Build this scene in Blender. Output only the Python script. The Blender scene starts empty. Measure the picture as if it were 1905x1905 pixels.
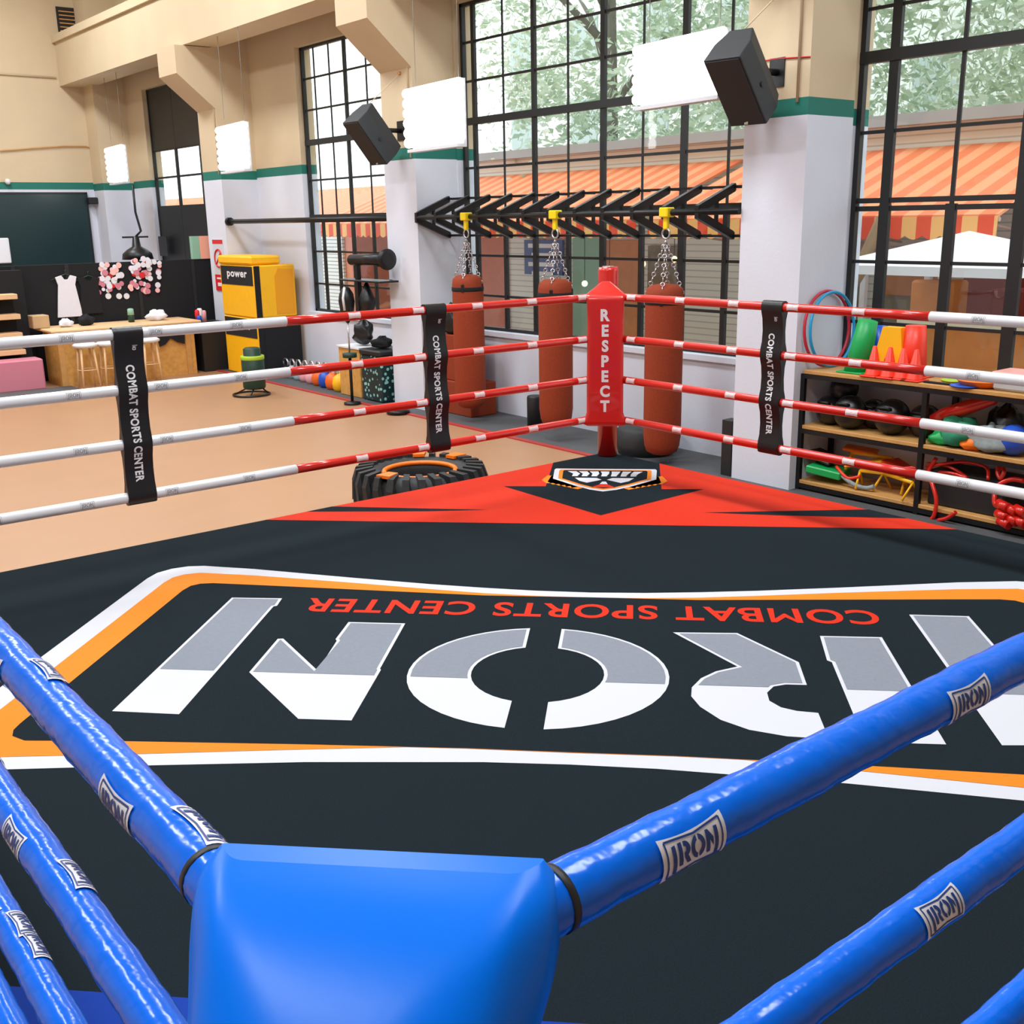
import bpy, math, random
import numpy as np
from mathutils import Vector, Matrix
from mathutils.geometry import tessellate_polygon
random.seed(7)
PI = math.pi
SC = bpy.context.scene
COL = SC.collection

# ------------------------------------------------------------------ camera
FPX, YAW, PIT, ROLL = 2005.8, 0.9008, 0.2659, -0.0178
CAM = np.array([-0.3227, -0.6354, 1.9718])
L = 5.46
_F = np.array([math.cos(PIT)*math.cos(YAW), math.cos(PIT)*math.sin(YAW), -math.sin(PIT)])
_R = np.cross(_F, [0, 0, 1]); _R /= np.linalg.norm(_R)
_U = np.cross(_R, _F)
_r = _R*math.cos(ROLL)+_U*math.sin(ROLL); _u = -_R*math.sin(ROLL)+_U*math.cos(ROLL)
cd = bpy.data.cameras.new('camera'); cam = bpy.data.objects.new('camera', cd); COL.objects.link(cam)
cam.matrix_world = Matrix(((_r[0], _u[0], -_F[0], CAM[0]), (_r[1], _u[1], -_F[1], CAM[1]),
                           (_r[2], _u[2], -_F[2], CAM[2]), (0, 0, 0, 1)))
cd.sensor_width = 36; cd.lens = FPX/1905*36; cd.clip_start = .05; cd.clip_end = 300
SC.camera = cam

def P(q, ax, val):
    """measured photo point -> real point on the plane axis=val"""
    d = _F+_r*(q[0]-952.5)/FPX-_u*(q[1]-952.5)/FPX
    t = (val-CAM[ax])/d[ax]
    return Vector(CAM+t*d)

# ------------------------------------------------------------------ light
SC.view_settings.view_transform = 'Standard'; SC.view_settings.look = 'None'
SC.view_settings.gamma = 1; SC.view_settings.use_curve_mapping = False
SC.view_settings.exposure = 0.0
w = bpy.data.worlds.new('overcast_sky'); SC.world = w; w.use_nodes = True
bg = w.node_tree.nodes['Background']; bg.inputs[0].default_value = (.90, .95, 1, 1); bg.inputs[1].default_value = 2.7
def area(name, loc, size, power, col=(1, 1, 1), rot=(0, 0, 0)):
    l = bpy.data.lights.new(name, 'AREA'); l.shape = 'RECTANGLE'; l.size, l.size_y = size; l.energy = power; l.color = col
    o = bpy.data.objects.new(name, l); COL.objects.link(o); o.location = loc; o.rotation_euler = rot
    return o
for i, (x, y) in enumerate([(4.6, 2), (4.6, 8), (4.6, 14), (4.6, 20), (-1, 2), (-1, 9), (-1, 17)]):
    area('ceiling_light', (x, y, 7.6), (1.2, 3.2), 365, (.90, .955, 1))

# ------------------------------------------------------------------ materials
def srgb(r, g, b):
    f = lambda c: (c/255/12.92) if c/255 <= .04045 else ((c/255+.055)/1.055)**2.4
    return (f(r), f(g), f(b), 1)
MATS = {}
def mat(name, col, rough=.6, metal=0, noise=0, nscale=8, bump=0, bscale=60, coat=0, spec=.5, emit=None, alpha=None, trans=0):
    m = bpy.data.materials.new(name); m.use_nodes = True; n = m.node_tree.nodes; l = m.node_tree.links
    b = n['Principled BSDF']; c = srgb(*col)
    b.inputs['Base Color'].default_value = c; b.inputs['Roughness'].default_value = rough; b.inputs['Metallic'].default_value = metal
    b.inputs['Specular IOR Level'].default_value = spec; b.inputs['Coat Weight'].default_value = coat
    if trans: b.inputs['Transmission Weight'].default_value = trans
    tc = n.new('ShaderNodeTexCoord')
    if noise:
        t = n.new('ShaderNodeTexNoise'); t.inputs['Scale'].default_value = nscale; t.inputs['Detail'].default_value = 4
        l.new(tc.outputs['Object'], t.inputs['Vector'])
        mx = n.new('ShaderNodeMix'); mx.data_type = 'RGBA'
        mx.inputs[6].default_value = tuple(v*(1-noise) for v in c[:3])+(1,); mx.inputs[7].default_value = tuple(min(1, v*(1+noise)) for v in c[:3])+(1,)
        l.new(t.outputs['Fac'], mx.inputs[0]); l.new(mx.outputs[2], b.inputs['Base Color'])
    if bump:
        t2 = n.new('ShaderNodeTexNoise'); t2.inputs['Scale'].default_value = bscale; t2.inputs['Detail'].default_value = 3
        l.new(tc.outputs['Object'], t2.inputs['Vector'])
        bp = n.new('ShaderNodeBump'); bp.inputs['Strength'].default_value = bump; bp.inputs['Distance'].default_value = .01
        l.new(t2.outputs['Fac'], bp.inputs['Height']); l.new(bp.outputs[0], b.inputs['Normal'])
    if emit:
        b.inputs['Emission Color'].default_value = c; b.inputs['Emission Strength'].default_value = emit
    MATS[name] = m
    return m
def wallmat(name, z, lo=(212, 216, 228), hi=(204, 184, 152)):
    m = mat(name, lo, .7, bump=.15, bscale=25); n = m.node_tree.nodes; l = m.node_tree.links; b = n['Principled BSDF']
    g = n.new('ShaderNodeNewGeometry'); s = n.new('ShaderNodeSeparateXYZ'); l.new(g.outputs['Position'], s.inputs[0])
    nz = n.new('ShaderNodeTexNoise'); nz.inputs['Scale'].default_value = 1.3; nz.inputs['Detail'].default_value = 5; l.new(g.outputs['Position'], nz.inputs['Vector'])
    def step(v):
        t = n.new('ShaderNodeMath'); t.operation = 'GREATER_THAN'; t.inputs[1].default_value = v; l.new(s.outputs['Z'], t.inputs[0]); return t.outputs[0]
    def var(c, k):
        x = n.new('ShaderNodeMix'); x.data_type = 'RGBA'; c = srgb(*c)
        x.inputs[6].default_value = tuple(v*(1-k) for v in c[:3])+(1,); x.inputs[7].default_value = tuple(min(1, v*(1+k)) for v in c[:3])+(1,)
        l.new(nz.outputs['Fac'], x.inputs[0]); return x.outputs[2]
    m1 = n.new('ShaderNodeMix'); m1.data_type = 'RGBA'; l.new(step(z-.075), m1.inputs[0]); l.new(var(lo, .08), m1.inputs[6]); m1.inputs[7].default_value = srgb(24, 112, 98)
    m2 = n.new('ShaderNodeMix'); m2.data_type = 'RGBA'; l.new(step(z+.07), m2.inputs[0]); l.new(m1.outputs[2], m2.inputs[6]); l.new(var(hi, .10), m2.inputs[7])
    l.new(m2.outputs[2], b.inputs['Base Color'])
    return m
mat('canvas', (27, 36, 41), .95, noise=.35, nscale=160, bump=.3, bscale=2.2, spec=.05)
mat('print_red', (200, 46, 24), .7, spec=.1, noise=.06, nscale=40); mat('print_blue', (0, 52, 150), .8, spec=.2)
mat('print_white', (200, 202, 210), .7, spec=.1); mat('print_grey', (128, 134, 145), .7, spec=.1, noise=.1, nscale=60); mat('print_orange', (228, 128, 36), .7, spec=.1)
mat('white_mark', (228, 228, 232), .5); mat('navy_mark', (20, 60, 130), .5); mat('grey_mark', (140, 142, 146), .5)
mat('pink_mark', (246, 190, 186), .5)
mat('vinyl_blue', (0, 104, 226), .2, bump=.42, bscale=18, coat=.0, spec=.3); mat('pad_blue', (0, 110, 228), .30, coat=0, bump=.04, bscale=12, spec=.12)
mat('vinyl_red', (206, 30, 18), .28, coat=.4); mat('pad_red', (204, 28, 20), .3, coat=.4, bump=.05, bscale=20)
mat('vinyl_white', (222, 224, 228), .35, coat=.3); mat('vinyl_black', (16, 17, 20), .38, bump=.25, bscale=14)
mat('black_metal', (20, 20, 22), .4, spec=.4); mat('black_plastic', (26, 27, 30), .5); mat('black_cloth', (18, 19, 24), .9)
mat('window_iron', (24, 28, 30), .5, noise=.3, nscale=20)
mat('speaker_black', (44, 48, 52), .6, noise=.3, nscale=300); mat('speaker_grille', (20, 26, 34), .5, noise=.5, nscale=400)
mat('tatami', (174, 132, 98), .42, noise=.06, nscale=2, spec=.45); mat('rubber', (78, 80, 82), .7, noise=.25, nscale=30); mat('red_tape', (170, 52, 48), .6)
mat('leather_brown', (140, 56, 30), .7, spec=.25, noise=.25, nscale=60, bump=.2, bscale=40)
mat('steel', (200, 200, 204), .25, metal=.9); mat('yellow', (250, 186, 20), .45, noise=.06, nscale=10); mat('yellow_plastic', (246, 216, 20), .4)
mat('amber_card', (190, 160, 120), .8, noise=.1); mat('amber', (236, 158, 16), .5); mat('wood', (196, 146, 84), .5, noise=.22, nscale=9); mat('osb', (204, 152, 78), .6, noise=.35, nscale=14); mat('pale_wood', (226, 186, 140), .55, noise=.08)
mat('orange_plastic', (246, 120, 20), .4); mat('rubber_black', (34, 36, 38), .65, noise=.3, nscale=20, bump=.3, bscale=30)
mat('green_plastic', (20, 166, 84), .4); mat('blue_plastic', (20, 92, 214), .35); mat('cyan_plastic', (32, 156, 208), .3); mat('crimson', (196, 40, 64), .4)
mat('red_plastic', (240, 56, 30), .4); mat('lime', (170, 205, 50), .4); mat('dark_green', (24, 58, 44), .5); mat('teal_print', (30, 96, 92), .6)
mat('pink', (206, 126, 144), .7); mat('paper', (236, 238, 246), .6); mat('salmon', (248, 172, 146), .6); mat('mint', (140, 186, 160), .6)
mat('sign_red', (208, 34, 40), .5); mat('white_cloth', (226, 226, 238), .9, noise=.06, nscale=30); mat('board', (26, 50, 54), .3, noise=.3, nscale=40)
mat('ball_blue', (30, 80, 190), .4); mat('ball_orange', (240, 104, 30), .45); mat('ball_pink', (236, 170, 178), .45); mat('ball_sky', (176, 206, 216), .45)
mat('pink_lid', (238, 168, 160), .35); mat('grey_cloth', (140, 150, 150), .9, noise=.3, nscale=20); mat('teal_cloth', (40, 130, 96), .9, noise=.2, nscale=14)
mat('lamp_white', (255, 255, 255), .5, emit=7); mat('housing', (206, 208, 214), .4)
wallmat('wall_paint', 2.80); wallmat('pillar_paint_near', 2.865); wallmat('pillar_paint_mid', 2.81); wallmat('pillar_paint_far', 2.77)
mat('tan_plaster', (204, 186, 154), .75, noise=.08, nscale=1.5); mat('white_paint', (220, 222, 226), .6, noise=.05, nscale=3)
mat('paving', (206, 202, 194), .8, noise=.2, nscale=2); mat('far_render', (232, 234, 230), .8, noise=.06, nscale=.6); mat('far_glass', (176, 190, 186), .4); mat('brick', (206, 130, 108), .8, noise=.15, nscale=6); mat('grey_render', (168, 172, 174), .8, noise=.12, nscale=1.2)
mat('parasol_white', (244, 244, 250), .6); mat('awning_frame', (210, 180, 160), .5); mat('bark', (150, 122, 92), .9, noise=.35, nscale=6); mat('bark_grey', (128, 122, 116), .9, noise=.3, nscale=6)
mat('louver', (176, 178, 170), .6); mat('shop_dark', (130, 122, 104), .8, noise=.5, nscale=3); mat('shop_orange', (206, 128, 62), .6, noise=.2, nscale=5); mat('cream', (236, 226, 196), .6)
mat('warm_bulb', (255, 214, 150), .4, emit=4); mat('iron_red_frame', (150, 60, 50), .6)
for nm, c in (('leaf_a', (208, 220, 196)), ('leaf_b', (180, 198, 174)), ('leaf_c', (230, 236, 224))):  # leaf colours paled: haze and window glare are mixed into the tones
    m = mat(nm, c, .6); nt = m.node_tree; b = nt.nodes['Principled BSDF']; tr = nt.nodes.new('ShaderNodeBsdfTranslucent'); tr.inputs[0].default_value = srgb(*c)
    ms = nt.nodes.new('ShaderNodeMixShader'); ms.inputs[0].default_value = .5; nt.links.new(b.outputs[0], ms.inputs[1]); nt.links.new(tr.outputs[0], ms.inputs[2])
    nt.links.new(ms.outputs[0], nt.nodes['Material Output'].inputs[0])
# two-colour procedural patterns -------------------------------------------------
def pattern(name, c1, c2, axis, period, duty=.5, rough=.7, axis2=None, period2=1):
    m = mat(name, c1, rough); n = m.node_tree.nodes; l = m.node_tree.links; b = n['Principled BSDF']
    tc = n.new('ShaderNodeTexCoord'); s = n.new('ShaderNodeSeparateXYZ'); l.new(tc.outputs['Object'], s.inputs[0])
    def band(ax, per, d):
        a = n.new('ShaderNodeMath'); a.operation = 'DIVIDE'; a.inputs[1].default_value = per; l.new(s.outputs[ax], a.inputs[0])
        f = n.new('ShaderNodeMath'); f.operation = 'FRACT'; l.new(a.outputs[0], f.inputs[0])
        g = n.new('ShaderNodeMath'); g.operation = 'GREATER_THAN'; g.inputs[1].default_value = d; l.new(f.outputs[0], g.inputs[0]); return g.outputs[0]
    v = band(axis, period, duty)
    if axis2 is not None:
        v2 = band(axis2, period2, duty); mm = n.new('ShaderNodeMath'); mm.operation = 'MAXIMUM'; l.new(v, mm.inputs[0]); l.new(v2, mm.inputs[1]); v = mm.outputs[0]
    x = n.new('ShaderNodeMix'); x.data_type = 'RGBA'; x.inputs[6].default_value = srgb(*c1); x.inputs[7].default_value = srgb(*c2)
    l.new(v, x.inputs[0]); l.new(x.outputs[2], b.inputs['Base Color']); return m
pattern('awning_cloth', (236, 74, 26), (250, 186, 110), 1, .42)
pattern('awning_faded', (232, 122, 74), (242, 158, 110), 1, .42, duty=.5)
pattern('siding', (236, 236, 226), (196, 198, 190), 2, .12, duty=.8)
pattern('blinds', (226, 228, 228), (150, 152, 152), 2, .09, duty=.75)
m = bpy.data.materials.new('leopard_print'); m.use_nodes = True; n = m.node_tree.nodes; v = n.new('ShaderNodeTexVoronoi'); v.inputs['Scale'].default_value = 14
tc = n.new('ShaderNodeTexCoord'); m.node_tree.links.new(tc.outputs['Object'], v.inputs['Vector']); r = n.new('ShaderNodeValToRGB'); r.color_ramp.elements[0].position = .28; r.color_ramp.elements[1].position = .34
r.color_ramp.elements[0].color = srgb(140, 200, 196); r.color_ramp.elements[1].color = srgb(14, 44, 46)
m.node_tree.links.new(v.outputs['Distance'], r.inputs[0]); m.node_tree.links.new(r.outputs[0], n['Principled BSDF'].inputs['Base Color']); MATS['leopard_print'] = m
def glassmat(name, tint, refl=1.0, haze=0):
    m = bpy.data.materials.new(name); m.use_nodes = True; n = m.node_tree.nodes; l = m.node_tree.links; n.remove(n['Principled BSDF'])
    t = n.new('ShaderNodeBsdfTransparent'); t.inputs[0].default_value = tint; g = n.new('ShaderNodeBsdfGlossy'); g.inputs['Roughness'].default_value = .02
    lw = n.new('ShaderNodeLayerWeight'); pw = n.new('ShaderNodeMath'); pw.operation = 'POWER'; pw.inputs[1].default_value = 5; l.new(lw.outputs['Facing'], pw.inputs[0])
    fr = n.new('ShaderNodeMath'); fr.operation = 'MULTIPLY_ADD'; fr.inputs[1].default_value = .9; fr.inputs[2].default_value = .035; l.new(pw.outputs[0], fr.inputs[0])
    nz = n.new('ShaderNodeTexNoise'); nz.inputs['Scale'].default_value = 2.2; tc = n.new('ShaderNodeTexCoord'); l.new(tc.outputs['Object'], nz.inputs['Vector'])
    bp = n.new('ShaderNodeBump'); bp.inputs['Strength'].default_value = .25; bp.inputs['Distance'].default_value = .02; l.new(nz.outputs['Fac'], bp.inputs['Height']); l.new(bp.outputs[0], g.inputs['Normal'])
    ms = n.new('ShaderNodeMixShader'); l.new(fr.outputs[0], ms.inputs[0]); l.new(t.outputs[0], ms.inputs[1]); l.new(g.outputs[0], ms.inputs[2])
    l.new(ms.outputs[0], n['Material Output'].inputs[0]); MATS[name] = m
glassmat('glass', (.93, .96, .95, 1))
m = mat('frosted_plastic', (220, 226, 228), .3); m.node_tree.nodes['Principled BSDF'].inputs['Transmission Weight'].default_value = .4

# ------------------------------------------------------------------ mesh kit
class MB:
    def __init__(s): s.v = []; s.f = []; s.m = []; s.sm = []
    def add(s, vs, fs, mi=0, smooth=False):
        o = len(s.v); s.v += [Vector(v) for v in vs]
        for f in fs: s.f.append([i+o for i in f]); s.m.append(mi); s.sm.append(smooth)
        return s
    def box(s, a, b, mi=0, rot=None, piv=None, bev=0):
        x0, y0, z0 = a; x1, y1, z1 = b
        x0, x1 = min(x0, x1), max(x0, x1); y0, y1 = min(y0, y1), max(y0, y1); z0, z1 = min(z0, z1), max(z0, z1)
        e = min(bev, (x1-x0)*.45, (y1-y0)*.45, (z1-z0)*.45)
        if e > 0:
            vs = []; idx = {}
            for X in (0, 1):
                for Y in (0, 1):
                    for Z in (0, 1):
                        c = [x1 if X else x0, y1 if Y else y0, z1 if Z else z0]; sg = [-1 if k else 1 for k in (X, Y, Z)]
                        for ax in range(3):
                            p = [c[i]+(sg[i]*e if i != ax else 0) for i in range(3)]; idx[(X, Y, Z, ax)] = len(vs); vs.append(p)
            fs = []
            for ax in range(3):
                o1, o2 = [i for i in range(3) if i != ax]
                for t in (0, 1):
                    q = []
                    for (p1, p2) in ((0, 0), (1, 0), (1, 1), (0, 1)):
                        k = [0, 0, 0]; k[ax] = t; k[o1] = p1; k[o2] = p2; q.append(idx[(k[0], k[1], k[2], ax)])
                    fs.append(q)
                for p1 in (0, 1):
                    for p2 in (0, 1):
                        k = [0, 0, 0]; k[o1] = p1; k[o2] = p2; a0 = list(k); a1 = list(k); a0[ax] = 0; a1[ax] = 1
                        fs.append([idx[(*a0, o1)], idx[(*a0, o2)], idx[(*a1, o2)], idx[(*a1, o1)]])
            for X in (0, 1):
                for Y in (0, 1):
                    for Z in (0, 1): fs.append([idx[(X, Y, Z, 0)], idx[(X, Y, Z, 1)], idx[(X, Y, Z, 2)]])
        else:
            vs = [(x0, y0, z0), (x1, y0, z0), (x1, y1, z0), (x0, y1, z0), (x0, y0, z1), (x1, y0, z1), (x1, y1, z1), (x0, y1, z1)]
            fs = [(0, 3, 2, 1), (4, 5, 6, 7), (0, 1, 5, 4), (1, 2, 6, 5), (2, 3, 7, 6), (3, 0, 4, 7)]
        if rot is not None:
            pv = Vector(piv) if piv else Vector(((x0+x1)/2, (y0+y1)/2, (z0+z1)/2)); vs = [rot @ (Vector(v)-pv)+pv for v in vs]
        return s.add(vs, fs, mi)
    def tube(s, pts, r, n=12, mi=0, cap=True, closed=False):
        pts = [Vector(p) for p in pts]; rs = r if isinstance(r, (list, tuple)) else [r]*len(pts)
        vs = []; fs = []; up = None; N = len(pts)
        for i, p in enumerate(pts):
            if closed: d = pts[(i+1) % N]-pts[i-1]
            else: d = pts[min(i+1, N-1)]-pts[max(i-1, 0)]
            d = d.normalized() if d.length > 1e-9 else Vector((0, 0, 1))
            if up is None: up = d.orthogonal().normalized()
            up = up-d*up.dot(d); up = up.normalized() if up.length > 1e-6 else d.orthogonal().normalized(); w_ = d.cross(up)
            for k in range(n):
                a = 2*PI*k/n; vs.append(p+(up*math.cos(a)+w_*math.sin(a))*rs[i])
        for i in range(N if closed else N-1):
            j = (i+1) % N
            for k in range(n): fs.append((i*n+k, i*n+(k+1) % n, j*n+(k+1) % n, j*n+k))
        s.add(vs, fs, mi, True)
        if cap and not closed:
            o = len(s.v)-len(vs); s.f.append([o+k for k in range(n)][::-1]); s.f.append([o+(N-1)*n+k for k in range(n)]); s.m += [mi, mi]; s.sm += [False, False]
        return s
    def lathe(s, c, prof, n=20, mi=0, axis='z', smooth=True):
        c = Vector(c); vs = []; fs = []
        for (r, h) in prof:
            for k in range(n):
                a = 2*PI*k/n; x, y = r*math.cos(a), r*math.sin(a)
                v = {'z': (x, y, h), 'x': (h, x, y), 'y': (x, h, y)}[axis]; vs.append(c+Vector(v))
        M = len(prof)
        for i in range(M-1):
            for k in range(n): fs.append((i*n+k, i*n+(k+1) % n, (i+1)*n+(k+1) % n, (i+1)*n+k))
        s.add(vs, fs, mi, smooth); o = len(s.v)-len(vs)
        s.f.append([o+k for k in range(n)][::-1]); s.f.append([o+(M-1)*n+k for k in range(n)]); s.m += [mi, mi]; s.sm += [False, False]
        return s
    def ball(s, c, r, n=16, mi=0, sc=(1, 1, 1)):
        c = Vector(c); vs = []; fs = []; R_ = n//2
        for i in range(R_+1):
            t = PI*i/R_
            for k in range(n):
                a = 2*PI*k/n; vs.append(c+Vector((r*sc[0]*math.sin(t)*math.cos(a), r*sc[1]*math.sin(t)*math.sin(a), r*sc[2]*math.cos(t))))
        for i in range(R_):
            for k in range(n):
                if i == 0: fs.append((i*n, (i+1)*n+k, (i+1)*n+(k+1) % n))
                elif i == R_-1: fs.append((i*n+k, (i+1)*n, i*n+(k+1) % n))
                else: fs.append((i*n+k, (i+1)*n+k, (i+1)*n+(k+1) % n, i*n+(k+1) % n))
        return s.add(vs, fs, mi, True)
    def torus(s, c, R_, r, u, v, N=32, n=10, mi=0):
        c, u, v = Vector(c), Vector(u).normalized(), Vector(v).normalized()
        return s.tube([c+(u*math.cos(2*PI*i/N)+v*math.sin(2*PI*i/N))*R_ for i in range(N)], r, n, mi, closed=True)
    def flat(s, poly, fn, mi=0, th=0):
        """fill a 2-D polygon, mapped by fn(x,y)"""
        p2 = [Vector((a, b, 0)) for a, b in poly]; tr = tessellate_polygon([p2]); vs = [fn(a, b) for a, b in poly]
        return s.add(vs, tr, mi)
    def prism(s, poly, fn, d, mi=0):
        """extrude polygon along vector d"""
        d = Vector(d); p2 = [Vector((a, b, 0)) for a, b in poly]; tr = tessellate_polygon([p2]); vs = [Vector(fn(a, b)) for a, b in poly]; N = len(vs)
        fs = [tuple(t) for t in tr]+[tuple(i+N for i in t[::-1]) for t in tr]+[(i, (i+1) % N, (i+1) % N+N, i+N) for i in range(N)]
        return s.add(vs+[v+d for v in vs], fs, mi)
    def build(s, name, mats, parent=None, bevel=0, recalc=True):
        me = bpy.data.meshes.new(name); off = Vector(parent['_w']) if parent is not None and '_w' in parent else Vector((0, 0, 0))
        me.from_pydata([v-off for v in s.v], [], s.f)
        if isinstance(mats, str): mats = [mats]
        for k in mats: me.materials.append(MATS[k])
        me.polygons.foreach_set('material_index', s.m); me.polygons.foreach_set('use_smooth', s.sm)
        me.validate(); me.update()
        if recalc:
            import bmesh
            b = bmesh.new(); b.from_mesh(me); bmesh.ops.recalc_face_normals(b, faces=b.faces); b.to_mesh(me); b.free()
        o = bpy.data.objects.new(name, me); COL.objects.link(o)
        if parent is not None:
            o.parent = parent; o['_w'] = tuple(off)
        else: o['_w'] = (0, 0, 0)
        if bevel:
            md = o.modifiers.new('bevel', 'BEVEL'); md.width = bevel; md.segments = 2; md.limit_method = 'ANGLE'
        return o
def tag(o, label, cat, group=None, kind=None):
    o['label'] = label; o['category'] = cat
    if group: o['group'] = group
    if kind: o['kind'] = kind
    return o
def thing(name, label, cat, loc=(0, 0, 0), group=None):
    o = bpy.data.objects.new(name, None); COL.objects.link(o); o.location = loc; o['_w'] = tuple(loc); o.empty_display_size = .1
    return tag(o, label, cat, group)
def struct(o): o['kind'] = 'structure'; return o
def solo(mb, name, mats, label, cat, group=None, origin=None):
    """a thing that is one mesh, origin at its base"""
    if origin is None:
        xs = [v.x for v in mb.v]; ys = [v.y for v in mb.v]; zs = [v.z for v in mb.v]; origin = ((min(xs)+max(xs))/2, (min(ys)+max(ys))/2, min(zs))
    mb.v = [v-Vector(origin) for v in mb.v]; o = mb.build(name, mats); o.location = origin; o['_w'] = tuple(origin)
    return tag(o, label, cat, group)
def copy_tree(o, parent=None):
    c = o.copy(); COL.objects.link(c)
    if parent is not None: c.parent = parent
    for ch in list(o.children): copy_tree(ch, c)
    return c
def inset(poly, d):
    N = len(poly); ar = sum(poly[i][0]*poly[(i+1) % N][1]-poly[(i+1) % N][0]*poly[i][1] for i in range(N)); sg = 1 if ar > 0 else -1; out = []
    for i in range(N):
        p0, p1, p2 = (Vector(poly[i-1]), Vector(poly[i]), Vector(poly[(i+1) % N]))
        a = (p1-p0).normalized(); b_ = (p2-p1).normalized(); na = Vector((-a.y, a.x))*sg; nb = Vector((-b_.y, b_.x))*sg
        m_ = na+nb; k = m_.dot(m_); m_ = m_*(2/k) if k > .3 else na; m_ = m_/1.0
        out.append(tuple(p1+m_*d if m_.length < 3 else p1+na*d))
    return out
_tx = {}
def text2d(s, offset=.02, ext=1.0):
    """glyph triangles of a string: cap height 1, starts at x=0, baseline y=0"""
    k = (s, offset, ext)
    if k in _tx: return _tx[k]
    cu = bpy.data.curves.new('t', 'FONT'); cu.body = s; cu.resolution_u = 5; cu.space_character = 1.10; cu.fill_mode = 'NONE'
    o = bpy.data.objects.new('t', cu); COL.objects.link(o); dg = bpy.context.evaluated_depsgraph_get(); dg.update()
    me = bpy.data.meshes.new_from_object(o.evaluated_get(dg)); bpy.data.objects.remove(o); bpy.data.curves.remove(cu)
    co = [(v.co.x, v.co.y) for v in me.vertices]; nb = {}
    for e in me.edges: a, b_ = e.vertices; nb.setdefault(a, []).append(b_); nb.setdefault(b_, []).append(a)
    bpy.data.meshes.remove(me); seen = set(); loops = []
    for st in nb:
        if st in seen: continue
        lp = [st]; seen.add(st); cur = nb[st][0]; prev = st
        while cur != st: lp.append(cur); seen.add(cur); nx = [q for q in nb[cur] if q != prev]; prev, cur = cur, (nx[0] if nx else st)
        pl = []
        for q in lp:
            if not pl or (Vector(co[q])-Vector(pl[-1])).length > .012: pl.append(co[q])
        if (Vector(pl[0])-Vector(pl[-1])).length < .012: pl.pop()
        loops.append(pl)
    def inside(p, pl):
        c_ = False
        for (x1, y1), (x2, y2) in zip(pl, pl[1:]+pl[:1]):
            if (y1 > p[1]) != (y2 > p[1]) and p[0] < (x2-x1)*(p[1]-y1)/(y2-y1)+x1: c_ = not c_
        return c_
    outers = [k_ for k_, pl in enumerate(loops) if sum(inside(pl[0], q) for m_, q in enumerate(loops) if m_ != k_) % 2 == 0]
    vs = []; fs = []
    for k_ in outers:
        grp = [inset(loops[k_], -offset)]+[inset(pl, offset) for m_, pl in enumerate(loops) if m_ not in outers and inside(pl[0], loops[k_])]
        tr = tessellate_polygon([[Vector((a, b_, 0)) for a, b_ in g] for g in grp]); n0 = len(vs)
        for g in grp: vs += g
        fs += [tuple(q+n0 for q in f) for f in tr]
    x0 = min(v[0] for v in vs); x1 = max(v[0] for v in vs); y0 = min(v[1] for v in vs); y1 = max(v[1] for v in vs); h = y1-y0
    vs = [((a-x0)/h*ext, (b-y0)/h) for a, b in vs]; _tx[k] = (vs, fs, (x1-x0)/h*ext); return _tx[k]
def put_text(mb, s, fn, mi, width=None, height=1, offset=.02):
    vs, fs, wd = text2d(s, offset); kx = (width/wd) if width else height
    mb.add([fn(a*kx, b*height) for a, b in vs], fs, mi); return wd*kx

# ------------------------------------------------------------------ room
ZF = -.55; XW = 8.48; XP = 7.82; YB = 24.0
XG = 8.60
b = MB().box((-7, -7, ZF-.2), (XW+.3, YB+.3, ZF)); struct(b.build('floor', 'tatami'))
b = MB().box((7.56, -7, ZF), (XW, YB, ZF+.012)); struct(b.build('trim_1', 'rubber'))
b = MB().box((7.48, -7, ZF), (7.56, YB, ZF+.014)); struct(b.build('trim_2', 'red_tape'))
b = MB().box((-7, -7, 8), (XW+.3, YB+.3, 8.2)); struct(b.build('ceiling', 'tan_plaster'))
b = MB().box((-7.3, -7, ZF), (-7, YB, 8)); struct(b.build('wall_left', 'wall_paint'))
b = MB().box((-7, -7.3, ZF), (XW, -7, 8)); struct(b.build('wall_front', 'wall_paint'))
b = MB().box((-7, YB, ZF), (XW, YB+.3, 8)); struct(b.build('wall_back', 'wall_paint'))
WIN = [(18.3, 22.41), (12.3, 15.81), (6.1, 11.50), (-1.5, 5.48)]
Z0, Z1 = .52, 4.63
b = MB().box((XW, -7, ZF), (XW+.28, YB, Z0)).box((XW, -7, Z1), (XW+.28, YB, 8))
ys = [YB]
for (a, c) in WIN: ys += [c, a]
ys.append(-7)
for i in range(0, len(ys), 2): b.box((XW, ys[i+1], Z0), (XW+.28, ys[i], Z1))
b.box((XW-.04, -1.5, Z0-.05), (XW+.1, 5.45, Z0+.01)); b.box((XW-.04, 6.14, Z0-.05), (XW+.1, 11.52, Z0+.01)); b.box((XW-.04, 12.27, Z0-.05), (XW+.1, 15.9, Z0+.01))
struct(b.build('wall_right', 'wall_paint'))
for i, (y0, y1, mt, corb) in enumerate([(5.45, 6.14, 'pillar_paint_near', 1), (11.52, 12.27, 'pillar_paint_mid', 1), (17.45, 18.2, 'pillar_paint_far', 1), (23.38, 24.0, 'pillar_paint_far', 0), (-.7, 0, 'pillar_paint_near', 1)]):
    b = MB().box((XP, y0, ZF), (XW, y1, 8))
    if corb: b.prism([(XP, 3.83), (7.2, 4.35), (7.2, 4.78), (XP, 4.78)], lambda a, c, y=y0: (a, y, c), (0, y1-y0, 0))
    struct(b.build('pillar', mt))
b = MB().box((7.36, -7, 4.79), (7.95, YB, 5.62)).box((7.30, -7, 5.62), (8.0, YB, 5.76)).box((7.8, -7, 5.76), (XW, YB, 5.8))
struct(b.build('girder', 'tan_plaster'))
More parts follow.
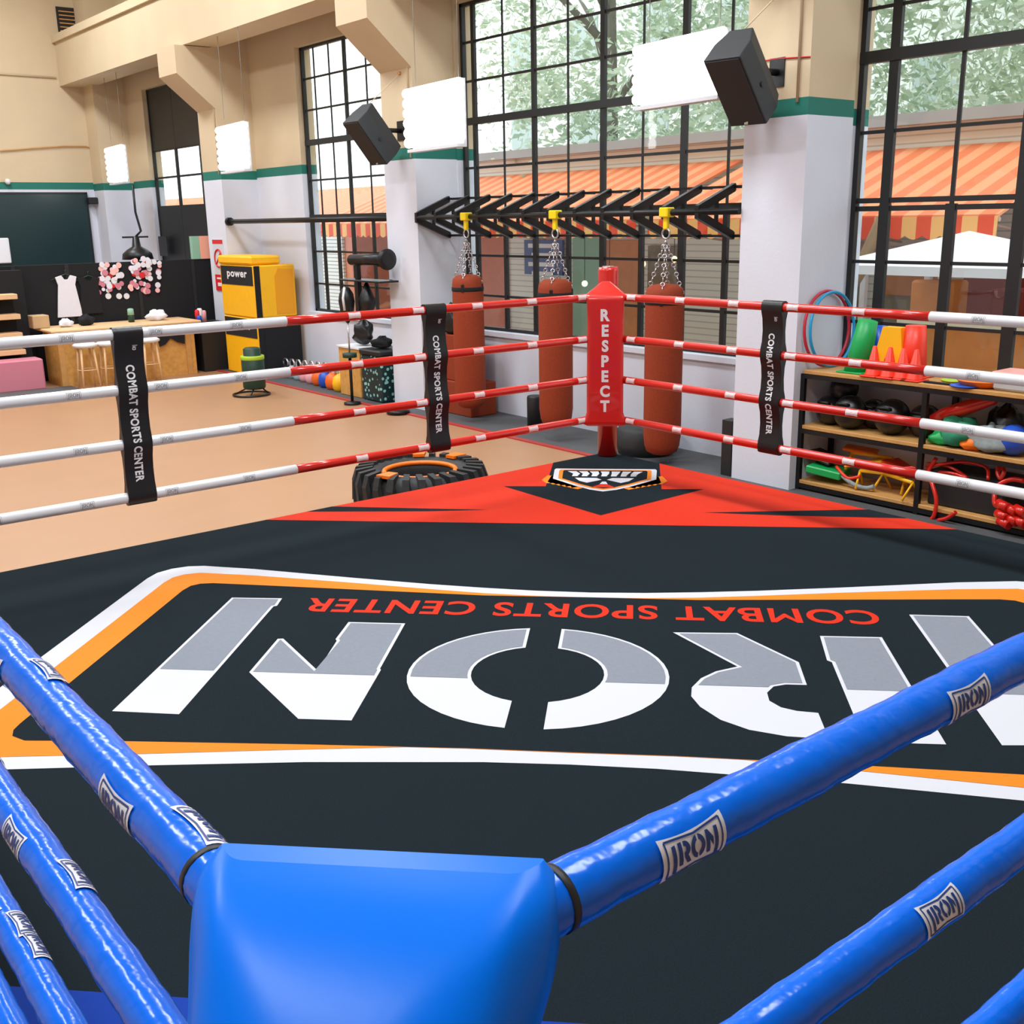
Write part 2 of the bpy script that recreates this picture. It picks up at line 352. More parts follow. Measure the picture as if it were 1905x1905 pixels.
# windows
def window(i, y0, y1, vert, hor, black=()):
    r = thing('window_%d' % i, '', '', (XG, (y0+y1)/2, Z0)); del r['label']; del r['category']; struct(r)
    f = MB(); f.box((XG-.03, y0, Z0), (XG+.03, y0+.05, Z1)).box((XG-.03, y1-.05, Z0), (XG+.03, y1, Z1)).box((XG-.03, y0, Z0), (XG+.03, y1, Z0+.05)).box((XG-.03, y0, Z1-.04), (XG+.03, y1, Z1))
    for (y, wu, wl) in vert:
        du = .010 if wu < .05 else .022
        f.box((XG-du, y-wu/2, 2.03), (XG+du, y+wu/2, Z1)).box((XG-.022, y-wl/2, Z0), (XG+.022, y+wl/2, 2.03))
    for (z, t) in hor: f.box((XG-(.035 if t > .05 else .012), y0, z-t/2), (XG+(.035 if t > .05 else .012), y1, z+t/2))
    f.build('frame', 'window_iron', r)
    g = MB().box((XG-.004, y0+.02, Z0+.02), (XG+.004, y1-.02, Z1-.02)); g.build('pane', 'glass', r)
    for (a, c) in black: MB().box((XG-.02, a[0], a[1]), (XG-.008, c[0], c[1])).build('black_panel', 'black_plastic', r)
    return r
HZ = [(4.16, .028), (3.69, .028), (3.20, .085), (2.62, .03), (2.04, .09), (1.50, .03), (.98, .03)]
window(1, *WIN[0], [(21.2, .07, .07), (20.0, .07, .07), (19.0, .07, .07)], [(3.44, .05), (2.9, .04), (2.32, .05)], [((18.3, 3.44), (22.41, Z1)), ((18.3, Z0), (22.41, 2.32))])
window(2, *WIN[1], [(15.42, .02, .04), (14.95, .02, .05), (14.48, .05, .06), (13.88, .02, .04), (13.3, .05, .06), (12.8, .02, .04)], HZ)
window(3, *WIN[2], [(11.25, .06, .07), (10.65, .02, .05), (10.05, .06, .07), (9.43, .02, .055), (8.83, .07, .08), (8.20, .02, .06), (7.59, .075, .085), (6.98, .025, .06), (6.4, .06, .07)], HZ)
window(4, *WIN[3], [(5.14, .09, .10), (4.50, .035, .09), (3.89, .10, .11), (3.27, .035, .09), (2.65, .1, .11), (2.0, .035, .09), (1.4, .1, .11), (.2, .1, .1)],
       [(4.16, .028), (3.69, .028), (3.29, .10), (2.66, .03), (2.07, .045), (2.0, .045), (1.53, .03), (.98, .03)])

# ------------------------------------------------------------------ ring canvas and its print
E_ = .561; HALF = (L/2+E_)
def uv(u, v, z=0.0):
    a = (u+v)/2**.5; c = (v-u)/2**.5; return Vector((L/2+a, L/2+c, z))
ring = thing('ring_platform', 'raised boxing ring platform with black canvas printed with a white, orange and grey logo', 'boxing ring', (L/2, L/2, ZF))
c = MB(); c.box((-E_, -E_, -.06), (L+E_, L+E_, 0), 0)
def lay(poly, mi, z): c.flat(poly, lambda a, b_: uv(a, b_, z), mi)
AP = HALF*2**.5
def clipv(poly, v0, keep_above=True):
    out = []; N = len(poly)
    for i in range(N):
        p, q = poly[i], poly[(i+1) % N]; ip = (p[1] >= v0) == keep_above; iq = (q[1] >= v0) == keep_above
        if ip: out.append(p)
        if ip != iq: t = (v0-p[1])/(q[1]-p[1]); out.append((p[0]+(q[0]-p[0])*t, v0))
    return out
lay([(-(AP-2.366), 2.366), (AP-2.366, 2.366), (0, AP)], 1, .0012)
lay([(-(AP-2.242), -2.242), (0, -AP), (AP-2.242, -2.242)], 2, .0012)
lay([(-.44, AP-.44), (-.437, 3.40), (-.758, 3.387), (.005, 2.592), (.748, 3.36), (.434, 3.345), (.436, AP-.436), (0, AP)], 0, .0024)
lay([(-.80, 2.697), (-1.2, 2.64), (-2.06, 2.59), (-1.92, 2.735)], 0, .0024); lay([(.71, 2.697), (1.2, 2.65), (2.04, 2.615), (1.83, 2.83)], 0, .0024)
def sym(half): return half
outer = [(-2.56, -.95), (-2.56, 1.10), (-2.545, 1.20), (-2.49, 1.28), (-2.41, 1.33), (-2.32, 1.345), (-2.0, 1.305), (-1.35, 1.178), (-.9, 1.098), (-.592, 1.055), (-.3, 1.025), (0, 1.013)]
outb = [(0, -.905), (-.324, -.912), (-.999, -.965), (-1.569, -1.035), (-2.136, -1.113), (-2.36, -1.14), (-2.48, -1.11), (-2.545, -1.04)]
wi = [(-2.43, -.86), (-2.43, 1.03), (-2.415, 1.12), (-2.37, 1.18), (-2.285, 1.215), (-1.956, 1.186), (-1.329, 1.09), (-.9, 1.015), (-.579, .965), (-.3, .94), (0, .932)]
wb = [(0, -.815), (-.4, -.812), (-.639, -.818), (-1.126, -.880), (-1.667, -.955), (-2.192, -1.02), (-2.34, -1.02), (-2.415, -.95)]
oi = [(-2.27, -.74), (-2.265, .90), (-2.25, .98), (-2.21, 1.02), (-2.14, 1.034), (-1.897, 1.019), (-.573, .925), (-.3, .927), (0, .931)]
ob = [(0, -.812), (-.4, -.81), (-1.042, -.828), (-1.777, -.858), (-2.169, -.884), (-2.24, -.85), (-2.265, -.80)]
def full(top, bot):
    h = bot+top  # from (0,bottom) round the left to (0,top)
    return h+[(-a, b_) for a, b_ in h[::-1]][1:-1]
lay(full(outer, outb), 3, .0012); lay(full(wi, wb), 5, .0024); lay(full(oi, ob), 0, .0036)
def arc(cx, cy, rx, ry, a0, a1, n): return [(cx+rx*math.cos(math.radians(a0+(a1-a0)*i/n)), cy+ry*math.sin(math.radians(a0+(a1-a0)*i/n))) for i in range(n+1)]
OC = (-.194, -.088)
LOGO = [
    [(-1.942, .800), (-1.662, .806), (-1.652, .69), (-1.668, .68), (-1.644, -.612), (-1.940, -.605)],
    [(-1.498, .233), (-1.472, .238), (-1.192, -.130), (-1.200, .225), (-1.212, .25), (-1.208, .48), (-.914, .48), (-.912, -.09), (-.905, -.10), (-.909, -.614), (-1.132, -.616), (-1.499, -.17)],
    arc(*OC, .584, .55, 98.2, 261.8, 22)+arc(*OC, .297, .305, 254, 106, 16),
    arc(*OC, .586, .55, 82.8, -82.8, 22)+arc(*OC, .299, .303, -76, 76, 16),
    [(.425, .448), (.735, .460), (.980, .119), (.979, -.129), (.89, -.130), (.835, -.155), (.80, -.22), (.80, -.30), (.84, -.36), (.90, -.39), (.984, -.402), (.988, -.63),
     (.83, -.620), (.69, -.575), (.585, -.495), (.51, -.38), (.478, -.28), (.485, -.19), (.53, -.09), (.60, -.01), (.70, .050)],
    [(1.126, .449), (1.416, .452), (1.423, -.641), (1.121, -.645), (1.128, .13), (1.110, .15)],
    [(1.617, .771), (1.906, .767), (1.930, -.61), (1.630, -.632)]]
for pl in LOGO:
    lay(pl, 3, .0048); g_ = clipv(inset(pl, .016), -.165)
    if len(g_) > 2: lay(g_, 4, .0060)
put_text(c, 'COMBAT SPORTS CENTER', lambda a, b_: uv(1.457-a, .822-b_, .0048), 1, width=2.965, height=.205, offset=.022)
# badge on the black arrow
sh = [(-.40, 3.99), (.40, 3.99), (.41, 3.95), (.40, 3.64), (.22, 3.42), (.10, 3.30), (.0, 3.245), (-.10, 3.30), (-.22, 3.42), (-.40, 3.64), (-.41, 3.95)]
for s_ in (-1, 1):
    for k in range(6):
        u0 = .16+k*.055; lay([(s_*(.15+k*.045), 3.36+k*.028), (s_*(.19+k*.05), 3.31+k*.036), (s_*(.235+k*.05), 3.345+k*.05), (s_*(.30+k*.03), 3.66+k*.02), (s_*.2, 3.60)], 5, .0036)
lay(sh, 3, .0048); lay([(a*.90, 3.66+(b_-3.66)*.88) for a, b_ in sh], 5, .0060); lay([(a*.82, 3.66+(b_-3.66)*.80) for a, b_ in sh], 0, .0072)
for k in range(7):
    a0 = -.30+k*.088; sk = .012*(3-k); lay([(a0, 3.885), (a0+.07, 3.885), (a0+.068+sk, 3.80), (a0+.05+sk, 3.72), (a0+.062+sk, 3.715), (a0+.008+sk, 3.715), (a0+.014+sk, 3.80)], 3, .0084)
lay([(-.23, 3.66), (-.06, 3.66), (-.02, 3.60), (-.13, 3.50), (-.19, 3.56)], 3, .0084); lay([(.23, 3.66), (.06, 3.66), (.02, 3.60), (.13, 3.50), (.19, 3.56)], 3, .0084)
lay([(-.09, 3.36), (.09, 3.36), (.03, 3.45), (-.03, 3.45)], 1, .0084); lay([(-.03, 3.46), (.03, 3.46), (.015, 3.54), (-.015, 3.54)], 3, .0084)
c.build('canvas', ['canvas', 'print_red', 'print_blue', 'print_white', 'print_grey', 'print_orange'], ring, recalc=False)
MB().box((-E_+.03, -E_+.03, ZF+.002), (L+E_-.03, L+E_-.03, -.06)).build('skirt', 'black_cloth', ring)

# ------------------------------------------------------------------ ropes
RZ = [.456, .766, 1.076, 1.386]
def patch(center, ax, ang, r, ln, wid, cback, cink, parent, stamp=False, n=8):
    """curved label on a rope: center on rope axis, ax along rope, ang = direction (vector) it faces"""
    ax = Vector(ax); f = Vector(ang); f = (f-ax*f.dot(ax)).normalized(); s_ = f.cross(ax)   # s_: around
    def fn(a, c_, rr):
        t = c_/r; return Vector(center)+ax*a+(f*math.cos(t)+s_*math.sin(t))*rr
    m_ = MB(); N = 10; vs = []; fs = []
    for i in range(N+1):
        a = -ln/2+ln*i/N; hw = wid/2*(.80+.2*(2*abs(i/N-.5))**2)
        for k in range(n+1): vs.append(fn(a, -hw+2*hw*k/n, r+.0009))
    for i in range(N):
        for k in range(n): q = i*(n+1)+k; fs.append((q, q+1, q+n+2, q+n+1))
    m_.add(vs, fs, 0, True)
    def ln_(a0, c0, a1, c1, w_):  # ink line
        pts = []
        M = 6
        d = Vector((a1-a0, c1-c0)).normalized(); nn = Vector((-d.y, d.x))*w_/2
        for i in range(M):
            p = Vector((a0+(a1-a0)*i/M, c0+(c1-c0)*i/M)); q = Vector((a0+(a1-a0)*(i+1)/M, c0+(c1-c0)*(i+1)/M))
            m_.add([fn(p.x+nn.x, p.y+nn.y, r+.0016), fn(q.x+nn.x, q.y+nn.y, r+.0016), fn(q.x-nn.x, q.y-nn.y, r+.0016), fn(p.x-nn.x, p.y-nn.y, r+.0016)], [(0, 1, 2, 3)], 1)
    A = ln*.43; H = wid*.40; w_ = wid*.045
    ln_(-A, -H, -A, H, w_); ln_(A, -H, A, H, w_)
    for s2 in (-1, 1): ln_(-A, s2*H, 0, s2*H*.80, w_); ln_(0, s2*H*.80, A, s2*H, w_)
    k = ln*.72/3.9; kv = wid*.50/1.15
    for pl in (LOGO if stamp else [LOGO[i] for i in (0, 1, 2, 3, 4, 5, 6)]):
        pp = [(-a*k, -(b_+.0)*kv) for a, b_ in pl]; st = wid*.09; y = min(q_[1] for q_ in pp)
        while y < max(q_[1] for q_ in pp):
            sl = clipv(clipv(pp, y, True), y+st, False) if len(clipv(pp, y, True)) > 2 else []
            if len(sl) > 2: m_.flat(sl, lambda a, b_: fn(a, b_, r+.0018), 1)
            y += st
    return m_.build('logo_label', [cback, cink], parent, recalc=False)
RR = .0285
def rope(p0, p1, spans, labels, facing, label, group, fine=False):
    """spans: list of (t0,t1,material,part name,radius); labels: list of (dist, back, ink, facing)"""
    p0, p1 = Vector(p0), Vector(p1); d = (p1-p0); ln = d.length; d.normalize()
    r = thing('ring_rope', label, 'ring rope', tuple((p0+p1)/2), group)
    for (t0, t1, mt, nm, rad) in spans:
        N = max(2, int((t1-t0)/(.02 if fine else .25))); pts = [p0+d*(t0+(t1-t0)*i/N) for i in range(N+1)]
        rs = [rad*(1+(.035*math.sin(i*1.7+t0)*math.sin(i*.61)+.02*math.sin(i*.35) if fine else 0)) for i in range(N+1)]
        m_ = MB().tube(pts, rs, 20 if fine else 14); m_.build(nm, mt, r)
    for (s_, bk, ink, fc) in labels:
        patch(p0+d*s_, d*(-1 if abs(d.y) > .5 else 1), fc, rad_at(s_, spans)*(1.03 if fine else 1), .088, .046, bk, ink, r, n=8)
    return r
def rad_at(s_, spans):
    for (t0, t1, mt, nm, rad) in spans:
        if t0 <= s_ <= t1: return rad
    return RR
names = ['lowest', 'second lowest', 'second highest', 'highest']
for i, z in enumerate(RZ):
    nm = names[i]
    lo = .15
    # far left side, y=L, from the left neutral corner (x=0) to the red corner (x=L)
    labs = [(.468+.49*k, 'white_mark', 'grey_mark', (0, -1, .1)) for k in range(5)]+[(3.235+.49*k, 'pink_mark', 'white_mark', (0, -1, .25)) for k in range(5)]
    rope((0, L, z), (L, L, z), [(lo, L-2.70, 'vinyl_white', 'white_sleeve', .031), (L-2.70, L-lo, 'vinyl_red', 'red_sleeve', .0285)], labs, (0, -1, 0),
         '%s of the four white and red ropes left of the red corner post' % nm, 'ropes left of the red corner')
    labs = [(.50+.49*k, 'white_mark', 'grey_mark', (-1, 0, .1)) for k in range(5)]+[(3.225+.485*k, 'pink_mark', 'white_mark', (-1, 0, .25)) for k in range(5)]
    rope((L, 0, z), (L, L, z), [(lo, L-2.70, 'vinyl_white', 'white_sleeve', .031), (L-2.70, L-lo, 'vinyl_red', 'red_sleeve', .0285)], labs, (-1, 0, 0),
         '%s of the four red and white ropes right of the red corner post' % nm, 'ropes right of the red corner')
    vc = Vector(CAM)
    o1 = {3: (.372, .874), 2: (.866, 1.36), 1: (1.3,), 0: (1.3,)}[i]
    labs = [(s_, 'white_mark', 'navy_mark', vc-Vector((s_, 0, z))+Vector((0, 0, -.5))) for s_ in o1]
    rope((0, 0, z), (L, 0, z), [(.12, 2.70, 'vinyl_blue', 'blue_sleeve', .0298), (2.70, L-lo, 'vinyl_white', 'white_sleeve', .031)], labs, (0, -1, 0),
         '%s of the blue ropes running right from the blue corner pad' % nm, 'blue ropes right of the blue corner', fine=True)
    o2 = {3: (.411, .903), 2: (.962, 1.45), 1: (1.3,), 0: (1.3,)}[i]
    labs = [(s_, 'white_mark', 'navy_mark', vc-Vector((0, s_, z))+Vector((-.5, 0, -.6))) for s_ in o2]
    labs += [(s_-.13 if i == 3 else s_-.18, 'white_mark', 'navy_mark', (.75, -.2, .75)) for s_ in o2]+[(1.195, 'white_mark', 'navy_mark', (.6, -.2, .8))]*(i == 1)
    rope((0, 0, z), (0, L, z), [(.12, 2.70, 'vinyl_blue', 'blue_sleeve', .0285), (2.70, L-lo, 'vinyl_white', 'white_sleeve', .031)], labs, (-1, 0, 0),
         '%s of the blue ropes running left from the blue corner pad' % nm, 'blue ropes left of the blue corner', fine=True)

# ------------------------------------------------------------------ corner posts
def corner(cx, cy, sx, sy, padm, label, text=None, capc='steel'):
    """sx,sy point to ring centre"""
    r = thing('corner_post', label, 'corner post', (cx, cy, 0)); k = 2**-.5
    V = Vector((sx*k, sy*k, 0)); W = Vector((V.y, -V.x, 0)); C0 = Vector((cx, cy, 0))
    pc = C0-V*.66+Vector((0, 0, .009)); top = 1.565
    MB().lathe(pc+Vector((0, 0, 0)), [(.083, 0), (.083, top-.03), (.078, top)], 24).build('pole', padm, r)
    MB().lathe(pc+Vector((0, 0, top)), [(.05, 0), (.05, .008)], 16).build('pole_cap', capc, r)
    for z in RZ: MB().tube([C0-V*(.02 if text else .15)+Vector((0, 0, z-.02)), C0-V*.40+Vector((0, 0, z-.02))], .014, 10).tube([C0-V*.40+Vector((0, 0, z-.02)), C0-V*.58+Vector((0, 0, z-.02))], .022, 10).build('turnbuckle', 'steel', r)
    # pad: rounded triangular prism lofted bottom to top
    def ring_pts(hw, vf, vb, rb, z, n=7):
        pts = []
        corners = [(-hw, vf, .035), (hw, vf, .035), (hw*.98, vf-(vf-vb)*.3, .04), (rb, vb, rb*.9), (-rb, vb, rb*.9), (-hw*.98, vf-(vf-vb)*.3, .04)]
        N = len(corners)
        for i, (w_, v_, rad) in enumerate(corners):
            p = Vector((w_, v_)); a = (Vector(corners[i-1][:2])-p); b_ = (Vector(corners[(i+1) % N][:2])-p); rad = min(rad, a.length*.45, b_.length*.45)
            a = p+a.normalized()*rad; b_ = p+b_.normalized()*rad
            for j in range(n):
                t = j/(n-1); q = a*(1-t)**2+p*2*t*(1-t)+b_*t*t; pts.append(q)
        return [C0+W*q.x+V*q.y+Vector((0, 0, z)) for q in pts]
    if text: secs = [(.138, .185, .02, .06, .415), (.166, .20, -.02, .07, .43), (.160, .20, -.04, .07, .455), (.142, .20, -.06, .08, .52), (.138, .20, -.07, .08, 1.2), (.142, .20, -.07, .08, 1.36), (.150, .20, -.06, .08, 1.38), (.150, .18, -.06, .08, 1.405), (.148, .165, -.05, .08, 1.412), (.09, .11, -.05, .06, 1.455), (.035, .05, -.05, .03, 1.495)]
    else:
        secs = [(.088, .155, -.15, .045, .42), (.094, .165, -.18, .05, .46), (.096, .17, -.20, .055, .80), (.098, .17, -.21, .058, 1.02)]
        for k in range(13):
            th = math.radians(88*k/12); sn, cs = math.sin(th), math.cos(th); q = min(1, max(0, (sn-.12)/.72)); q = q*q*(3-2*q)
            secs.append((.100+.066*q-.36*max(0, sn-.95), .17-.012*max(0, (sn-.8)*5), .145-.36*cs, .058+.04*sn+.03*max(0, sn-.9)*10, 1.10+.326*sn))
    m_ = MB(); vs = []; fs = []
    for s_ in secs: vs += ring_pts(*s_)
    K = len(ring_pts(*secs[0]))
    for i in range(len(secs)-1):
        for j in range(K): fs.append((i*K+j, i*K+(j+1) % K, (i+1)*K+(j+1) % K, (i+1)*K+j))
    m_.add(vs, fs, 0, True); m_.add(ring_pts(*secs[0])[::-1], [list(range(K))], 0); m_.add(ring_pts(*secs[-1]), [list(range(K))], 0, True)
    pad = m_.build('corner_pad', padm, r)
    if not text:
        md = pad.modifiers.new('s', 'SUBSURF'); md.levels = md.render_levels = 1
    if text:
        t = MB(); fz = 1.305
        for ch in text:
            vs_, fs_, wd = text2d(ch, .045); h = .090
            t.add([C0+V*.2015-W*((a-wd/2)*h*.92)+Vector((0, 0, fz-h+b_*h)) for a, b_ in vs_], fs_, 0); fz -= .1145
        # viewer looks along +V reversed: right-hand side is -W
        t.build('lettering', 'white_mark', r, recalc=False)
    return r
corner(L, L, -1, -1, 'pad_red', 'red padded corner post with the white word RESPECT down its face', 'RESPECT')
bp_ = corner(0, 0, 1, 1, 'pad_blue', 'blue padded corner post in the near foreground, rope cuffs at both sides')
corner(0, L, 1, -1, 'vinyl_white', 'white padded neutral corner post at the left corner of the ring')
corner(L, 0, -1, 1, 'vinyl_white', 'white padded neutral corner post at the right corner of the ring')
for z in RZ[3:]:
    for ax in (0, 1):
        d = Vector((1, 0, 0)) if ax == 0 else Vector((0, 1, 0)); c0 = d*(.222 if ax == 0 else .232)+Vector((0, 0, z)); MB().tube([c0-d*.004, c0+d*.004], .0315 if ax == 0 else .0298, 24).build('rope_cuff', 'black_plastic', bp_)
MB().box((.180, -.006, .42), (.194, .018, 1.24)).build('steel_bracket', 'black_metal', bp_)

# rope spacers -------------------------------------------------
def spacer(c0, along, face, label, wd=.165, lean=0.0):
    """c0 on rope line; along = rope direction; face = towards ring inside"""
    A = Vector(along); F = Vector(face); r = thing('rope_spacer', label, 'rope spacer', tuple(Vector(c0)+Vector((0, 0, RZ[0]-.05))), 'black rope spacers'); C0 = Vector(c0)
    prof = []
    for i, z in enumerate(RZ):
        if i == 0: prof += [(z-.045, .010), (z-.035, .030), (z, .036)]
        else: prof += [(z-.08, .018), (z-.035, .031), (z, .036)]
        if i < 3: prof += [(z+.035, .031), (z+.08, .018), (z+.155, .012)]
        else: prof += [(z+.03, .030), (z+.040, .012)]
    m_ = MB(); n = 6; vs = []; fs = []
    loop = [(z, o) for z, o in prof]+[(z, -o) for z, o in prof[::-1]]
    for (z, o) in loop:
        for k in range(n+1):
            s_ = -wd/2+wd*k/n; pinch = 1-.05*math.cos((z-.45)/.31*2*PI)*0
            vs.append(C0+A*(s_*pinch+lean*(z-.9))+F*o+Vector((0, 0, z)))
    N = len(loop)
    for i in range(N):
        j = (i+1) % N
        for k in range(n): fs.append((i*(n+1)+k, i*(n+1)+k+1, j*(n+1)+k+1, j*(n+1)+k))
    m_.add(vs, fs, 0, True)
    for k in (0, n): m_.add([vs[i*(n+1)+k] for i in range(N)], [list(range(N))], 0)
    m_.build('strap', 'vinyl_black', r)
    t = MB(); R_ = A if A.x else -A       # right-hand direction seen from inside
    def off(z):
        for (z0, o0), (z1, o1) in zip(prof, prof[1:]):
            if z0 <= z <= z1: return o0+(o1-o0)*(z-z0)/(z1-z0)
        return .03
    def fn(a, b_, zt, x0): z = zt-a; return C0+R_*(x0+b_)+A*lean*(z-.9)+F*(off(z)+.003)+Vector((0, 0, z))
    put_text(t, 'COMBAT SPORTS CENTER', lambda a, b_: fn(a, b_, 1.215, -.028), 0, width=.67, height=.05, offset=.035)
    for pl in LOGO[:4]: t.flat([(a*.012, b_*.02) for a, b_ in pl], lambda a, b_: fn(a, b_, 1.30, .03), 0)
    t.build('lettering', 'white_mark', r, recalc=False)
    return r
spacer((L-3.689, L, 0), (1, 0, 0), (0, -1, 0), 'black lettered rope spacer on the white ropes at the far left', lean=.02)
spacer((L-1.597, L, 0), (1, 0, 0), (0, -1, 0), 'black lettered rope spacer on the red ropes, in front of the tractor tyre')
spacer((L, L-1.60, 0), (0, 1, 0), (-1, 0, 0), 'black lettered rope spacer on the red ropes right of the red post', lean=.02)

# ------------------------------------------------------------------ outside the windows
b = MB().box((XW+.28, -30, -.8), (60, 60, -.72)); tag(b.build('paved_yard', 'paving'), 'pale paved yard seen through the windows', 'yard'); bpy.data.objects['paved_yard']['kind'] = 'structure'
XB = 15.6
r = thing('shop_building', 'low grey shop building with louvred shutters across the yard, outside the windows', 'building', (XB+1, 10, -.72))
MB().box((XB, -4, -.72), (XB+3, 23.6, 3.25)).build('wall', 'siding', r)
MB().box((XB-.25, -4, 3.25), (XB+3.2, 23.6, 3.42)).build('roof', 'grey_render', r)
for (a, c_, z1, mt, nm) in [(19.4, 20.9, 1.7, 'brick', 'brick_panel'), (21.2, 22.4, 1.5, 'cream', 'pale_door'), (16.3, 17.15, 1.6, 'mint', 'grey_green_shutter'), (15.1, 16.1, 1.5, 'shop_orange', 'wooden_door'), (14.1, 14.9, 1.4, 'shop_dark', 'dark_door'), (11.2, 12.4, 1.5, 'shop_dark', 'dark_door'), (8.5, 9.6, 1.4, 'shop_orange', 'wooden_counter'), (9.9, 10.9, 1.5, 'shop_dark', 'shop_opening'), (7.0, 8.2, 1.45, 'iron_red_frame', 'red_door'), (3.6, 5.2, 1.35, 'shop_orange', 'wooden_door'), (5.5, 6.7, 1.45, 'shop_dark', 'shop_opening'), (.6, 3.0, 1.4, 'shop_dark', 'shop_opening')]:
    MB().box((XB-.05, a, -.72), (XB-.004, c_, z1)).build(nm, mt, r)
r = thing('brick_building', 'reddish brick building with white doors across the yard, seen through the far window', 'building', (XB+1, 36, -.72))
MB().box((XB-1.6, 23.7, -.72), (XB-.3, 48, 2.1)).build('wall', 'brick', r)
MB().prism([(XB-2.1, 2.1), (XB+2.5, 3.0), (XB+2.5, 2.1)], lambda a, c_: (a, 23.7, c_), (0, 24.3, 0)).build('roof', 'awning_faded', r)
for a, nm in ((24.1, 'door'), (27.2, 'door')):
    d = MB().box((XB-1.68, a, -.72), (XB-1.605, a+1.2, 1.6)).build(nm, 'blinds', r)
# striped awnings
def awning(y0, y1, label, faded):
    r = thing('striped_awning', label, 'awning', (14, (y0+y1)/2, 1.6), 'striped awnings')
    MB().prism([(XB-.02, 2.92), (12.9, 1.92), (12.9, 1.88), (XB-.02, 2.88)], lambda a, c_: (a, y0, c_), (0, y1-y0, 0)).build('slope', faded, r)
    m_ = MB(); N = int((y1-y0)/.24); e = (y1-y0)/N
    poly = [(y0, 1.90)]
    for k in range(N):
        for j in range(5): t = k+j/4; poly.append((y0+e*t, 1.66-.05*math.sin(PI*j/4)))
    poly.append((y1, 1.90)); m_.prism(poly, lambda a, c_: (12.88, a, c_), (.02, 0, 0)); m_.build('valance', 'awning_cloth', r)
    MB().tube([(12.95, y0, 1.86), (12.95, y1, 1.86)], .03, 8).build('front_bar', 'awning_frame', r)
    for y in (y0+.3, (y0+y1)/2, y1-.3): MB().tube([(XB-.02, y, 1.5), (12.95, y, 1.84)], .02, 6).build('arm', 'awning_frame', r)
awning(-3, 6.0, 'striped orange awning seen through the nearest window, right half', 'awning_faded')
awning(6.35, 12.3, 'striped orange awning behind the near pillar and the wide window', 'awning_faded')
awning(12.6, 23.5, 'striped orange awning behind the hanging bag rack', 'awning_faded')
# white pavilion tents
def tent(x, y, s, zt, ze, label):
    r = thing('market_tent', label, 'market tent', (x, y, -.72), 'white market tents'); h = s/2
    m_ = MB(); c_ = [(x-h, y-h), (x+h, y-h), (x+h, y+h), (x-h, y+h)]
    vs = [(a, b_, ze) for a, b_ in c_]+[(x, y, zt)]+[(a, b_, ze-.10) for a, b_ in c_]
    m_.add(vs, [(0, 1, 4), (1, 2, 4), (2, 3, 4), (3, 0, 4), (0, 5, 6, 1), (1, 6, 7, 2), (2, 7, 8, 3), (3, 8, 5, 0), (5, 8, 7, 6)]); m_.build('canopy', 'parasol_white', r)
    for a, b_ in c_: MB().box((a-.04, b_-.04, -.72), (a+.04, b_+.04, ze-.1)).build('post', 'parasol_white', r)
tent(11.9, 6.15, 2.3, 1.74, 1.38, 'white pitched market tent seen through the nearest window')
tent(14.1, 9.3, 2.0, 1.60, 1.30, 'white pitched market tent seen left of the near pillar, behind the bark trunk')
r = thing('white_counter', 'pale counter with wooden front under the market tent', 'counter', (12.2, 5.6, -.72))
MB().box((12.0, 4.9, -.72), (12.5, 6.9, .62)).build('front', 'shop_orange', r); MB().box((11.9, 4.8, .62), (12.6, 7.0, .72)).build('top', 'cream', r)
for i, (x, y, h, mt) in enumerate([(12.8, 6.8, 1.1, 'shop_orange'), (13.2, 5.9, 1.0, 'iron_red_frame'), (13.6, 7.9, .8, 'shop_dark')]):
    solo(MB().box((x, y, -.72), (x+.4, y+.6, h), bev=.03), 'garden_cabinet', mt, ['orange brown wooden cabinet under the white tent outside', 'dark red wooden cabinet beside the tent post outside', 'dark brown cabinet left of the tent outside'][i], 'cabinet')
for i, (x, y, z) in enumerate([(14.6, 14.1, 1.1), (14.5, 14.9, .9), (14.4, 15.5, .7), (14.6, 13.3, 1.2), (13.9, 8.6, 1.1)]):
    m_ = MB().tube([(x, y, 1.92+(x-12.9)*.37), (x, y, z)], .008, 6, 1).ball((x, y, z), .06, 10, 0)
    tag(solo(m_, 'hanging_lamp', ['warm_bulb', 'black_metal'], 'small warm lamp hanging under the striped awning outside', 'lamp', 'lamps under the awning'), 'small warm lamp hanging under the striped awning outside', 'lamp', 'lamps under the awning')
def planter(x, y, label):
    r = thing('potted_shrub', label, 'potted plant', (x, y, -.72)); MB().lathe((x, y, -.72), [(.16, 0), (.22, .35), (.20, .35), (.18, .30)], 14).build('pot', 'grey_render', r)
    m_ = MB()
    for k in range(160):
        a = random.uniform(0, 2*PI); q = Vector((math.cos(a), math.sin(a), random.uniform(-.7, 1))).normalized()*random.uniform(.1, .38)+Vector((x, y, .02)); leafquad(m_, q, .09)
    m_.build('foliage', ['leaf_b', 'leaf_a', 'leaf_c'], r)
def leafquad(m_, q, s):
    u = Vector((random.gauss(0, 1), random.gauss(0, 1), random.gauss(0, 1))).normalized(); v = u.orthogonal().normalized(); n_ = u.cross(v)
    m_.add([q-u*s, q+v*s*.5+n_*s*.1, q+u*s, q-v*s*.5+n_*s*.1], [(0, 1, 2, 3)], random.choice((0, 0, 1, 1, 2)))
planter(11.2, 3.9, 'small green potted shrub outside the nearest window'); planter(13.9, 12.9, 'pale green potted shrub outside, behind the middle hanging bag')
